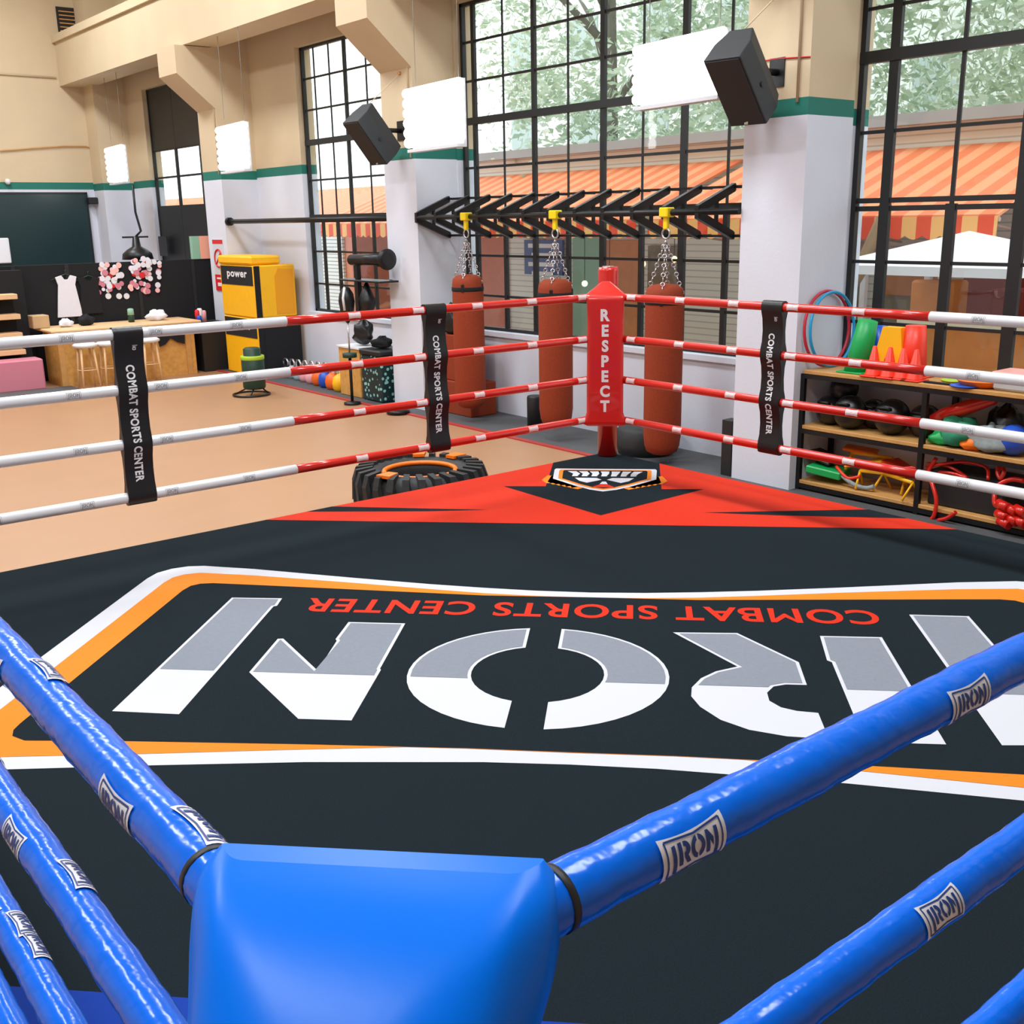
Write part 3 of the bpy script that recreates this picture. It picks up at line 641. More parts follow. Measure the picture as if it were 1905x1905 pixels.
def tree(x, y, h, rad, n, trunk, label, mt='bark_grey', lean=0, base=-.72, z0=3.2):
    r = thing('tree', label, 'tree', (x, y, base), 'trees beyond the windows'); m_ = MB()
    pts = [(x+lean*t*t, y+lean*.6*t, base+h*.8*t) for t in (0, .25, .5, .75, 1)]; m_.tube(pts, [trunk, trunk*.85, trunk*.7, trunk*.5, trunk*.25], 12)
    for k in range(6):
        a = k*1.1; z = base+h*(.42+.06*k); m_.tube([(x+lean*.3, y, z), (x+math.cos(a)*rad*.4, y+math.sin(a)*rad*.4, z+rad*.4), (x+math.cos(a)*rad*.75, y+math.sin(a)*rad*.75, z+rad*.6)], [trunk*.35, trunk*.2, .03], 7)
    m_.build('trunk', mt, r); m_ = MB()
    cl = [(Vector((x+random.uniform(-.8, .8)*rad, y+random.uniform(-.9, .9)*rad, random.uniform(z0+.4, base+h))), random.uniform(.5, 1.15)*rad*.42) for _ in range(46)]
    for k in range(n):
        c_, rr = random.choice(cl); q = Vector((random.gauss(0, 1), random.gauss(0, 1), random.gauss(0, 1))).normalized()*rr*random.uniform(.4, 1)
        leafquad(m_, c_+q, random.uniform(.07, .16))
    m_.build('crown', ['leaf_a', 'leaf_b', 'leaf_c'], r)
tree(19.0, 8.0, 13, 3.8, 13000, .28, 'leafy tree with a dark trunk rising beyond the nearest window', z0=2.9)
tree(19.6, 2.5, 13, 4.0, 9000, .30, 'leafy tree outside at the right edge of the nearest window', z0=2.9)
tree(20.0, 14.0, 13, 4.6, 15000, .30, 'leafy tree beyond the right half of the wide window', z0=2.9)
tree(19.8, 20.5, 12.5, 4.4, 13000, .32, 'leafy tree beyond the left half of the wide window', z0=2.9)
tree(26.0, 11.0, 14, 5.4, 9000, .35, 'tall tree standing behind the shop building roof', z0=3.2)
m_ = MB().tube([(12.6, 8.35, -.72), (12.55, 8.3, .1), (12.62, 8.42, .7), (12.5, 8.6, 1.25), (12.4, 8.9, 1.8), (12.7, 9.0, 3.2)], [.26, .2, .19, .17, .2, .14], 12).tube([(12.62, 8.42, .7), (12.75, 8.15, 1.2), (12.8, 7.9, 1.9)], [.12, .1, .07], 8)
solo(m_, 'leaning_tree', 'bark', 'knotted pale brown tree trunk right of the nearest hanging bag, outside', 'tree')
r = thing('apartment_block', 'pale grey apartment block rising behind the trees', 'building', (34, 16, -.72)); MB().box((32, -8, -.72), (42, 40, 22)).build('wall', 'far_render', r)
for yy in range(-6, 39, 4):
    for zz in (5, 8.2, 11.4, 14.6): MB().box((31.93, yy, zz), (31.99, yy+1.6, zz+1.7)).build('window', 'far_glass', r)
# sign board with white lettering behind the middle bag
r = thing('shop_sign', 'dark shop notice board with white lettering, outside behind the middle bag', 'sign', (XB-.1, 18.0, .2))
MB().box((XB-.12, 17.4, .75), (XB-.07, 18.7, 1.5)).build('board', 'navy_mark', r); m_ = MB()
for k, z in enumerate((1.25, 1.05, .85, .65)): m_.box((XB-.13, 17.5+.08*k, z+.08), (XB-.121, 18.55-.12*(k % 2), z+.17))
m_.build('lettering', 'white_mark', r)

# ------------------------------------------------------------------ bag rack
r = thing('bag_rack', 'long black steel wall rack of pointed brackets carrying the punching bags', 'wall rack', (8.1, 8.9, 1.75))
MB().tube([(7.80, 6.14, 2.0), (7.80, 11.5, 2.0)], .032, 12).build('main_tube', 'black_metal', r)
for z, nm in ((2.235, 'top_rail'), (1.765, 'bottom_rail')): MB().box((8.28, 6.14, z-.012), (8.30, 11.5, z+.012)).build(nm, 'black_metal', r)
MB().box((8.0, 6.14, 1.99), (8.01, 11.5, 2.01)).build('middle_rail', 'black_metal', r)
proto = None
for k in range(13):
    y = 11.46-k*.44
    if y < 6.2: break
    if proto is None:
        m_ = MB(); t = .05
        m_.prism([(7.77, 1.94), (7.77, 2.06), (8.30, 2.27), (8.30, 2.19), (7.85, 2.01), (7.85, 1.99), (8.30, 1.81), (8.30, 1.73)], lambda a, c_: (a, y, c_), (0, t, 0))
        m_.box((8.04, y+.01, 1.88), (8.07, y+t-.01, 2.12)); m_.box((8.28, y, 1.74), (8.31, y+t, 1.80)); m_.box((8.28, y, 2.20), (8.31, y+t, 2.26))
        m_.tube([(8.29, y+.02, 2.235), (XW, y+.02, 2.235)], .015, 8).tube([(8.29, y+.02, 1.765), (XW, y+.02, 1.765)], .015, 8)
        proto = m_.build('bracket', 'black_metal', r); y00 = y
    else:
        c_ = proto.copy(); COL.objects.link(c_); c_.parent = r; c_.location = (0, y-y00, 0)
# punching bags
XBAG = 7.78
def chain(m_, a, b_, n=9):
    a, b_ = Vector(a), Vector(b_); d = (b_-a)/n; dn = d.normalized(); s_ = dn.orthogonal().normalized(); t = dn.cross(s_)
    for k in range(n): m_.torus(a+d*(k+.5), d.length*.42, .006, dn, s_ if k % 2 else t, 10, 5)
def bag(y, ztop, zbot, label):
    r = thing('punching_bag', label, 'punching bag', (XBAG, y, zbot), 'punching bags on the rack'); R_ = .195; h = ztop-zbot
    MB().lathe((XBAG, y, zbot), [(R_*.55, 0), (R_*.82, .03), (R_*.93, .09), (R_, .2), (R_*1.0, h-.12), (R_*.95, h-.05), (R_*.72, h-.012), (R_*.3, h)], 28).build('body', 'leather_brown', r)
    MB().lathe((XBAG, y, ztop-.20), [(R_+.002, 0), (R_+.006, .005), (R_+.006, .045), (R_+.002, .05)], 28).build('strap_band', 'black_cloth', r)
    for k in range(4):
        a = k*PI/2+.6; q = Vector((XBAG+R_*.93*math.cos(a), y+R_*.93*math.sin(a), ztop-.16)); MB().box(q+Vector((-.02, -.02, -.05)), q+Vector((.02, .02, .05)), rot=Matrix.Rotation(a, 3, 'Z'), bev=.006).build('strap_ring', 'black_metal', r)
        m_ = MB(); chain(m_, q+Vector((0, 0, .05)), (XBAG, y, 1.74), 12); m_.build('chain', 'steel', r)
    m_ = MB().torus((XBAG, y, 1.80), .05, .010, (0, 0, 1), (0, 1, 0), 16, 6); m_.build('carabiner', 'steel', r)
    m_ = MB().box((XBAG-.05, y-.06, 1.955), (XBAG+.06, y+.06, 2.05), bev=.01).box((XBAG-.02, y-.03, 1.84), (XBAG+.02, y+.03, 1.97), bev=.008); m_.build('beam_clamp', 'yellow_plastic', r)
bag(P((873, 640), 0, XBAG).y, 1.31, -.35, 'brown leather punching bag hanging leftmost on the rack')
bag(P((1034, 650), 0, XBAG).y, 1.31, -.36, 'brown leather punching bag hanging in the middle, just left of the red post')
bag(P((1234, 680), 0, XBAG).y, 1.31, -.43, 'brown leather punching bag hanging right of the red post')

# conduits on pillars, wires
for (x, y, z0, z1, lb) in [(XP-.012, 11.60, 2.75, 7.9, 'thin conduit running up the middle pillar corner'), (XP-.012, 17.5, 2.78, 7.9, 'thin conduit running up the far pillar corner'), (XP-.012, 5.56, 2.9, 7.9, 'thin conduit running up the near pillar edge')]:
    solo(MB().tube([(x, y, z0), (x, y, z1)], .012, 8), 'conduit_pipe', 'tan_plaster', lb, 'pipe')
solo(MB().tube([(XP-.008, 6.14, 3.27), (XP-.008, 5.8, 3.275), (XP-.008, 5.45, 3.25)], .006, 6), 'wall_cable', 'sign_red', 'thin reddish cable across the near pillar above the green stripe', 'cable')
solo(MB().tube([(4, YB-.02, 4.98), (7.3, YB-.02, 4.95)], .02, 6), 'wall_pipe', 'tan_plaster', 'thin horizontal pipe along the back wall below the girder', 'pipe')
q = [P(p_, 1, YB-.03) for p_ in ((0, 281), (60, 276), (120, 272), (160, 272), (185, 281))]
solo(MB().tube(q, .014, 6), 'wall_cable', 'wood', 'sagging cable on the back wall above the green stripe', 'cable')
# two suspension wires of the far lamp
# speakers
def speaker(V, wv, hv, dv, label, side):
    V, wv, hv, dv = Vector(V), Vector(wv), Vector(hv), Vector(dv)
    r = thing('wall_speaker', label, 'loudspeaker', tuple(V+(wv+hv+dv)/2), 'wall speakers'); wn, hn, dn = wv.normalized(), hv.normalized(), dv.normalized()
    fn = lambda a, b_, c_: V+wn*a+hn*b_+dn*c_; W_, H_, D_ = wv.length, hv.length, dv.length
    prof = [(.0, 0), (W_, 0), (W_, D_*.55), (W_*.82, D_), (W_*.18, D_), (0, D_*.55)]
    m_ = MB(); m_.prism([(a, c_) for a, c_ in prof], lambda a, c_: fn(a, 0, c_), hv); m_.build('cabinet', 'speaker_black', r, bevel=.012)
    m_ = MB(); o = fn(0, 0, 0)
    m_.add([fn(.015, .015, -.004), fn(W_-.015, .015, -.004), fn(W_-.015, H_-.015, -.004), fn(.015, H_-.015, -.004), fn(.015, .015, -.012), fn(W_-.015, .015, -.012), fn(W_-.015, H_-.015, -.012), fn(.015, H_-.015, -.012)],
           [(0, 3, 2, 1), (4, 5, 6, 7), (0, 1, 5, 4), (1, 2, 6, 5), (2, 3, 7, 6), (3, 0, 4, 7)]); m_.build('grille', 'speaker_grille', r)
    m_ = MB(); c0 = fn(-.004, H_*.55, D_*.33); m_.tube([c0, c0-wn*.01], .022, 14); m_.build('handle_socket', 'black_plastic', r)
    m_ = MB(); c0 = fn(W_/2, H_-.04, -.013); m_.box(c0-Vector((.004, .02, .015)), c0+Vector((.004, .02, .015))); m_.build('badge', 'steel', r)
    b0 = fn(W_/2, H_*.6, D_*.98); MB().tube([b0, Vector((XP, b0.y, b0.z+.0))], .03, 10).box((XP-.012, b0.y-.08, b0.z-.12), (XP, b0.y+.08, b0.z+.12)).build('wall_bracket', 'black_metal', r)
    h0 = fn(W_*.5, .02, D_*.9); tp = Vector((XP, h0.y-.02, h0.z+.42)); MB().tube([h0, tp], .006, 6).build('safety_wire', 'tan_plaster', r)
    MB().tube([tp, tp-Vector((.03, 0, 0))], .022, 8).build('wall_anchor', 'wood', r)
speaker((7.02, 5.55, 3.21), (-.043, .358, 0), (.447, .054, -.50), (.282, .034, .256), 'large black loudspeaker tilted down from the near pillar', 0)
speaker((7.05, 11.62, 3.17), (-.018, .344, 0), (.422, .02, -.51), (.28, .015, .233), 'black loudspeaker tilted down from the middle pillar', 0)
# lamps: six-tube panels
def lamp(px, py, D, label, yaw=-.10, scale=1, hh=.33):
    q = P((px, py), 0, CAM[0]+D); x, y, z = q
    r = thing('tube_lamp', label, 'ceiling lamp', (x, y, z), 'hanging six-tube panel lamps'); M3 = Matrix.Rotation(yaw, 3, 'Z')
    hl = .59*scale; ts = hh/.30
    f = lambda a, b_, c_: q+M3 @ Vector((a, b_, c_))
    def bx(m_, a, b_):
        vs = [f(X, Y, Z) for Z in (a[2], b_[2]) for (X, Y) in ((a[0], a[1]), (b_[0], a[1]), (b_[0], b_[1]), (a[0], b_[1]))]
        m_.add(vs, [(0, 3, 2, 1), (4, 5, 6, 7), (0, 1, 5, 4), (1, 2, 6, 5), (2, 3, 7, 6), (3, 0, 4, 7)])
    m_ = MB(); bx(m_, (.03, -hl*.97, -hh-.02), (.07, hl*.94, hh)); bx(m_, (-.05, -hl*.97, -hh-.055), (.07, hl*.94, -hh-.02)); m_.build('housing', 'housing', r)
    for k in range(6):
        zz = -hh+.05*ts+k*(2*hh-.1*ts)/5; MB().tube([f(-.02, -hl, zz), f(-.02, hl*.985, zz), f(-.02, hl, zz)], [.052*ts, .052*ts, .035*ts], 14).build('tube', 'lamp_white', r)
    for s_ in (-.8, .8): MB().tube([f(.05, hl*s_, hh), (f(.05, hl*s_, hh)+Vector((0, 0, 4.79-z-hh)))], .004, 5).build('suspension_wire', 'bark_grey', r)
lamp(217, 305, 7.9, 'bright tube panel lamp farthest away, above the black partition')
lamp(434, 273, 7.7, 'bright tube panel lamp in front of the far pillar')
lamp(807, 213, 7.5, 'bright tube panel lamp in front of the middle pillar', scale=1.06)
lamp(1262, 127, 7.85, 'bright tube panel lamp partly behind the near loudspeaker', scale=1.04, hh=.265, yaw=-.12)

# ------------------------------------------------------------------ shelf on the right
XS = 7.92
r = thing('storage_shelf', 'long low black framed shelf unit with wooden boards below the nearest window', 'shelf', (8.2, 4.0, ZF))
def shboard(nm, z, y0, y1, th=.035):
    MB().box((XS, y0, z-th), (8.43, y1, z), bev=.004).build(nm, 'wood', r)
YA, YM, YE = 5.43, 4.20, 2.3
shboard('top_board', .585, YE, YA); shboard('middle_board', .075, YM, YA); shboard('middle_board', .075, YE, YM); shboard('bottom_board', -.445, YM, YA); shboard('bottom_board', -.445, YE, YM)
for y in (YA, YM, 2.95, YE):
    for x in (XS, 8.40):
        MB().box((x-.004, y-.022, ZF), (x+.036, y+.022, .55)).build('post', 'black_metal', r)
for z in (.53, .02, -.50):
    MB().box((XS-.006, YE, z-.02), (XS+.024, YA, z+.018)).build('front_rail', 'black_metal', r)
# black balls
for i, (px, py, rad, xx) in enumerate([(1526, 757, .135, 8.12), (1571, 722, .125, 8.18), (1582, 765, .15, 8.07), (1628, 752, .13, 8.24), (1660, 768, .155, 8.1), (1722, 766, .14, 8.2)]):
    q = P((px, py), 0, xx); z = q.z if i == 1 else .078+rad
    q.y = min(q.y, 5.25); rr = thing('training_ball', ['black training ball at the left end of the upper shelf', 'black training ball on top of the others on the upper shelf', 'black training ball in front of the left pair on the upper shelf', 'black training ball at the back, middle of the upper shelf', 'large glossy black training ball in the middle of the upper shelf', 'black training ball beside the shelf divider'][i], 'ball', (q.x, q.y, z-rad), 'black balls on the upper shelf')
    MB().ball((q.x, q.y, z), rad, 22).build('shell', 'vinyl_black', rr)
    MB().torus((q.x, q.y, z), rad*.985, .006, (.4, -.9, .2), (0, .2, 1), 30, 6).build('seam', 'black_plastic', rr)
    MB().tube([(q.x-rad*.75, q.y-.06, z+rad*.55), (q.x-rad*.95, q.y-.05, z+rad*.62), (q.x-rad*.95, q.y+.05, z+rad*.62), (q.x-rad*.75, q.y+.06, z+rad*.55)], .012, 8).build('handle', 'black_metal', rr)
def blob(pts, rads, n=14, sq=1): return MB().tube(pts, rads, n)
S8 = lambda px, py, x=8.1: P((px, py), 0, x)
a, c_ = S8(1733, 778), S8(1850, 742)
solo(MB().tube([a, a.lerp(c_, .2), a.lerp(c_, .6), c_, c_+Vector((0, -.04, .01))], [.03, .055, .06, .045, .01], 14), 'shin_guard', 'vinyl_red', 'red padded tube leaning in the right shelf bay', 'shin guard')
def crumple(nm, mt, c_, s_, label, cat, seed=0, n=9, group=None):
    rnd = random.Random(seed); m_ = MB(); c_ = Vector(c_); nu, nv = 18, 10; vs = []; fs = []; ph = [rnd.uniform(0, 6) for _ in range(6)]
    for i in range(nv+1):
        t = PI*i/nv
        for k in range(nu):
            a = 2*PI*k/nu; w_ = 1+.16*math.sin(3*a+ph[0]+2*t)+.12*math.sin(5*a+ph[1]-3*t)+.08*math.sin(7*t+ph[2])
            z = s_[2]*math.cos(t)*(w_ if math.cos(t) > 0 else .8); vs.append(c_+Vector((s_[0]*w_*math.sin(t)*math.cos(a), s_[1]*w_*math.sin(t)*math.sin(a), max(z, -s_[2]*.72))))
    for i in range(nv):
        for k in range(nu): fs.append((i*nu+k, i*nu+(k+1) % nu, (i+1)*nu+(k+1) % nu, (i+1)*nu+k))
    m_.add(vs, fs, 0, True); return solo(m_, nm, mt, label, cat, group)
def onsh(px, py, x, z0, s_, **k): q = P((px, py), 0, x); return (q.x, q.y, z0+s_[2]*.72)
z1 = .078
for (nm, mt, px, py, x, s_, lb, cat, sd) in [
    ('folded_cloth', 'teal_cloth', 1790, 790, 8.08, (.16, .20, .13), 'crumpled green cloth in the right shelf bay', 'cloth', 1),
    ('folded_cloth', 'grey_cloth', 1850, 795, 8.05, (.15, .22, .12), 'crumpled grey cloth beside the green cloth', 'cloth', 2),
    ('training_glove', 'vinyl_black', 1875, 775, 8.22, (.12, .16, .20), 'black glossy glove on the cloths in the right shelf bay', 'glove', 3),
    ('training_glove', 'orange_plastic', 1808, 828, 8.0, (.07, .11, .07), 'orange glove at the shelf edge below the grey cloth', 'glove', 4),
    ('training_glove', 'green_plastic', 1748, 822, 8.02, (.07, .10, .06), 'green glove at the front edge beside the divider', 'glove', 5)]:
    crumple(nm, mt, onsh(px, py, x, z1, s_), s_, lb, cat, sd)
q = S8(1884, 835, 8.03); solo(MB().ball((q.x, q.y, z1+.125), .125, 20), 'exercise_ball', 'ball_blue', 'blue ball at the front of the right shelf bay', 'ball')
z2 = -.443
# bottom left bay
def slab(nm, mt, px, py, x, sz, z, rz, rx, label, cat):
    q = P((px, py), 0, x); R3 = Matrix.Rotation(rz, 3, 'Z') @ Matrix.Rotation(rx, 3, 'X'); c_ = Vector((q.x, q.y, z)); h = Vector(sz)/2
    return solo(MB().box(c_-h, c_+h, rot=R3, piv=tuple(c_), bev=.01), nm, mt, label, cat)
slab('foam_block', 'green_plastic', 1540, 888, 8.06, (.26, .34, .07), z2+.10, .2, .1, 'green foam block on the bottom shelf, left bay', 'foam block')
slab('foam_board', 'black_plastic', 1530, 876, 8.15, (.3, .3, .03), z2+.2, .1, .25, 'black board lying on the green block', 'board')
def hurdle(px, py, x, z, rz, mt, label):
    q = P((px, py), 0, x); r = thing('step_hurdle', label, 'hurdle', (q.x, q.y, z), 'small plastic hurdles'); R3 = Matrix.Rotation(rz, 3, 'Z'); f = lambda a, b_, c_: Vector((q.x, q.y, z))+R3 @ Vector((a, b_, c_))
    MB().tube([f(0, -.2, .16), f(0, .2, .16)], .016, 10).build('bar', mt, r)
    for s_ in (-.2, .2): MB().tube([f(-.1, s_, .012), f(0, s_, .16), f(.1, s_, .012)], .012, 8).build('leg', mt, r)
hurdle(1640, 905, 8.10, z2, .3, 'yellow', 'yellow hurdle on the bottom shelf beside the white ropes'); hurdle(1668, 915, 8.04, z2, -.35, 'yellow', 'yellow hurdle at the front of the bottom shelf, left bay'); hurdle(1620, 880, 8.2, z2+.12, .1, 'yellow', 'yellow hurdle stacked at the back of the bottom shelf')
slab('agility_panel', 'yellow', 1612, 880, 8.15, (.22, .36, .025), z2+.22, .2, -.25, 'yellow flat panel on top of the bottom shelf pile', 'panel')
slab('agility_panel', 'red_plastic', 1672, 888, 8.16, (.22, .3, .025), z2+.23, -.3, .25, 'orange red flat panel beside the yellow panel', 'panel')
slab('agility_panel', 'orange_plastic', 1600, 858, 8.25, (.2, .3, .03), z2+.30, .4, .1, 'orange flat panel at the back of the bottom shelf pile', 'panel')
def cordy(pts, rad, nm, mt, label, cat, x0=8.1):
    pts = [P((a, b_), 0, x) if len((a, b_, x)) == 3 else None for a, b_, x in pts]; out = []
    for i in range(len(pts)-1):
        for t in (0, .25, .5, .75):
            p0, p1, p2, p3 = pts[max(i-1, 0)], pts[i], pts[i+1], pts[min(i+2, len(pts)-1)]
            out.append(.5*((2*p1)+(-p0+p2)*t+(2*p0-5*p1+4*p2-p3)*t*t+(-p0+3*p1-3*p2+p3)*t**3))
    out.append(pts[-1]); return solo(MB().tube(out, rad, 8), nm, mt, label, cat)
cordy([(1560, 878, 8.02), (1575, 892, 7.98), (1592, 903, 7.97), (1612, 908, 7.99), (1626, 905, 8.0)], .020, 'yoga_band', 'grey_cloth', 'pale green strap hanging in front of the yellow hurdles', 'strap')
cordy([(1556, 868, 8.03), (1568, 882, 7.98), (1580, 890, 7.98), (1600, 886, 8.0)], .014, 'resistance_band', 'red_plastic', 'orange red band curled over the green block', 'resistance band')
cordy([(1640, 868, 8.0), (1670, 872, 7.97), (1700, 870, 7.98), (1706, 880, 8.0), (1690, 884, 8.0)], .013, 'resistance_band', 'vinyl_red', 'red band lying along the bottom shelf pile', 'resistance band')
# bottom right bay
cordy([(1722, 870, 8.0), (1760, 862, 8.02), (1800, 860, 8.05), (1835, 870, 8.02), (1838, 892, 7.96)], .014, 'skipping_rope', 'vinyl_red', 'red skipping rope looped along the top of the right bottom bay', 'skipping rope')
cordy([(1742, 852, 8.0), (1726, 880, 7.97), (1734, 900, 7.93), (1742, 930, 7.90), (1738, 958, 7.89), (1732, 966, 7.89)], .018, 'skipping_rope', 'vinyl_red', 'red skipping rope hanging down in front of the shelf divider', 'skipping rope')
cordy([(1745, 968, 7.88), (1762, 964, 7.86), (1778, 953, 7.85)], .018, 'skipping_rope', 'vinyl_red', 'short end of red rope on the floor before the shelf', 'skipping rope')
cordy([(1725, 878, 8.05), (1770, 880, 7.98), (1800, 890, 7.97), (1765, 868, 8.05), (1725, 862, 8.05)], .014, 'skipping_rope', 'vinyl_red', 'red skipping rope tangled beside the shelf divider', 'skipping rope')
cordy([(1860, 866, 8.05), (1868, 875, 8.0), (1862, 890, 7.98), (1856, 880, 8.0), (1858, 868, 8.02)], .018, 'skipping_rope', 'vinyl_red', 'red skipping rope coil standing at the back of the right bay', 'skipping rope')
cordy([(1905, 895, 8.0), (1880, 892, 7.98), (1855, 905, 7.96), (1850, 925, 7.92), (1853, 940, 7.90), (1872, 944, 7.89)], .020, 'skipping_rope', 'vinyl_red', 'red skipping rope hanging beside the red foam handles', 'skipping rope')
q = P((1800, 935), 0, 8.12); solo(MB().box((8.0, q.y-.36, z2+.001), (8.38, q.y+.30, z2+.30), bev=.01), 'black_crate', 'black_plastic', 'black crate under the red ropes in the right bottom bay', 'crate')
for i, (px, py) in enumerate([(1868, 940), (1884, 948), (1866, 958), (1885, 966), (1900, 950), (1870, 972), (1900, 970)]):
    q = P((px, py), 0, 7.90-.004*i); solo(MB().tube([q+Vector((-.03, -.05, -.01)), q+Vector((.0, .05, .01))], .038, 12), 'foam_dumbbell', 'vinyl_red', 'red foam handle in the cluster at the front of the right bay', 'foam handle', 'red foam handles')
# on the shelf top
zt = .587
def hoop(cx, cy, R_, mt, label, lx=0):
    solo(MB().torus((cx, cy, zt+R_+.014), R_, .014, (1, 0, 0), (0, .06, 1), 48, 10), 'hula_hoop', mt, label, 'hula hoop')
hoop(8.23, 5.36, .335, 'cyan_plastic', 'light blue hula hoop standing against the near pillar'); hoop(8.21, 5.405, .34, 'crimson', 'crimson hula hoop standing behind the blue one')
def tallcone(px, x, mt, h, r0, r1, label, lean=0, notch=False):
    q = P((px, 660), 0, x); c0 = Vector((q.x, q.y, zt)); r = thing('training_cone', label, 'cone', tuple(c0), 'coloured training cones')
    MB().tube([c0+Vector((0, 0, .002)), c0+Vector((0, lean*.5, h*.5)), c0+Vector((0, lean, h))], [r0, (r0+r1)/2, r1], 20).build('shell', mt, r)
    MB().box(c0-Vector((r0*1.15, r0*1.15, 0)), c0+Vector((r0*1.15, r0*1.15, .012)), bev=.004).build('foot', mt, r)
tallcone(1596, 8.12, 'green_plastic', .46, .115, .085, 'tall green plastic cone leaning beside the hoops', lean=-.08)
tallcone(1632, 8.33, 'blue_plastic', .40, .09, .06, 'tall blue plastic cone between green and yellow ones')
def boot(px, x, mt, label):
    q = P((px, 660), 0, x); y = q.y
    po = [(y-.13, zt+.0), (y-.155, zt+.10), (y-.115, zt+.42), (y+.06, zt+.42), (y+.135, zt+.12), (y+.10, zt), (y+.05, zt+.02), (y+.02, zt+.15), (y-.03, zt+.15), (y-.075, zt+.02)]
    solo(MB().prism(po, lambda a, b_: (x-.05, a, b_), (.10, 0, 0)), 'cone_spreader', mt, label, 'training cone')
boot(1656, 8.15, 'yellow', 'yellow plastic notched marker behind the small red cones'); tallcone(1700, 8.20, 'red_plastic', .44, .12, .085, 'tall orange red plastic cone at the right of the cones')
for i, (px, x) in enumerate([(1627, 7.99), (1656, 7.99), (1681, 8.0), (1705, 8.0)]):
    q = P((px, 660), 0, x); c0 = Vector((q.x, q.y, zt)); r = thing('small_cone', ['small red cone leftmost in the row on the shelf edge', 'small red cone second from the left on the shelf edge', 'small red cone third from the left on the shelf edge', 'small red cone rightmost in the row on the shelf edge'][i], 'cone', tuple(c0), 'small red cones')
    MB().lathe(c0, [(.075, .012), (.07, .02), (.018, .26), (.012, .265)], 18).build('shell', 'red_plastic', r); MB().box(c0-Vector((.085, .085, 0)), c0+Vector((.085, .085, .013)), bev=.004).build('foot', 'red_plastic', r)
q = P((1832, 682), 0, 8.12); solo(MB().lathe((q.x, q.y, zt), [(.14, 0), (.17, .015), (.205, .05), (.21, .055), (.19, .052), (.15, .02)], 26), 'frisbee_disc', 'orange_plastic', 'shallow orange dish on the shelf top', 'dish')
q = P((1800, 692), 0, 8.0); solo(MB().lathe((q.x, q.y, zt), [(.10, 0), (.13, .012), (.12, .014)], 22), 'marker_disc', 'blue_plastic', 'flat blue disc on the shelf edge before the orange dish', 'disc')
q = P((1745, 690), 0, 7.98); solo(MB().box((q.x-.02, q.y-.12, zt), (q.x+.02, q.y+.12, zt+.014), bev=.005), 'exercise_band', 'black_cloth', 'short black strap on the shelf edge', 'strap')
q = P((1778, 678), 0, 8.2); solo(MB().lathe((q.x, q.y, zt), [(.09, 0), (.11, .012), (.1, .014)], 20), 'marker_disc', 'lime', 'lime green disc behind the orange dish', 'disc')
q = P((1902, 672), 0, 8.12); r = thing('storage_tub', 'clear tub with pink lid at the right end of the shelf top', 'tub', (q.x, q.y, zt))
MB().box((q.x-.14, q.y-.2, zt+.001), (q.x+.14, q.y+.16, zt+.11), bev=.02).build('body', 'frosted_plastic', r); MB().box((q.x-.15, q.y-.21, zt+.11), (q.x+.15, q.y+.17, zt+.15), bev=.012).build('lid', 'pink_lid', r)

# floor items near the bags
solo(MB().lathe((8.1, 9.50, ZF+.013), [(.10, 0), (.10, .38), (.09, .40)], 18), 'floor_bin', 'black_plastic', 'black cylindrical bin on the floor left of the middle bag', 'bin')
solo(MB().lathe((8.05, 7.55, ZF+.013), [(.30, 0), (.32, .1), (.32, .26), (.26, .31)], 24), 'rubber_base', 'rubber_black', 'round black rubber base behind the red post', 'base')
solo(MB().box((7.84, 6.17, ZF+.013), (7.98, 6.30, .02), bev=.004), 'floor_box', 'black_plastic', 'narrow black upright box against the left side of the near pillar', 'box')
solo(MB().lathe((7.44, 11.6, ZF+.015), [(.16, 0), (.16, .03), (.12, .05), (.03, .06)], 20), 'weight_plate', 'black_metal', 'round black plate on the floor left of the middle spacer', 'weight plate')
solo(MB().box((7.93, 10.6, ZF+.013), (8.35, 11.40, -.1), bev=.01).box((7.98, 10.75, -.1), (8.3, 11.35, .5), bev=.01), 'gym_box', 'leather_brown', 'brown box on the floor behind the leftmost bag', 'box')
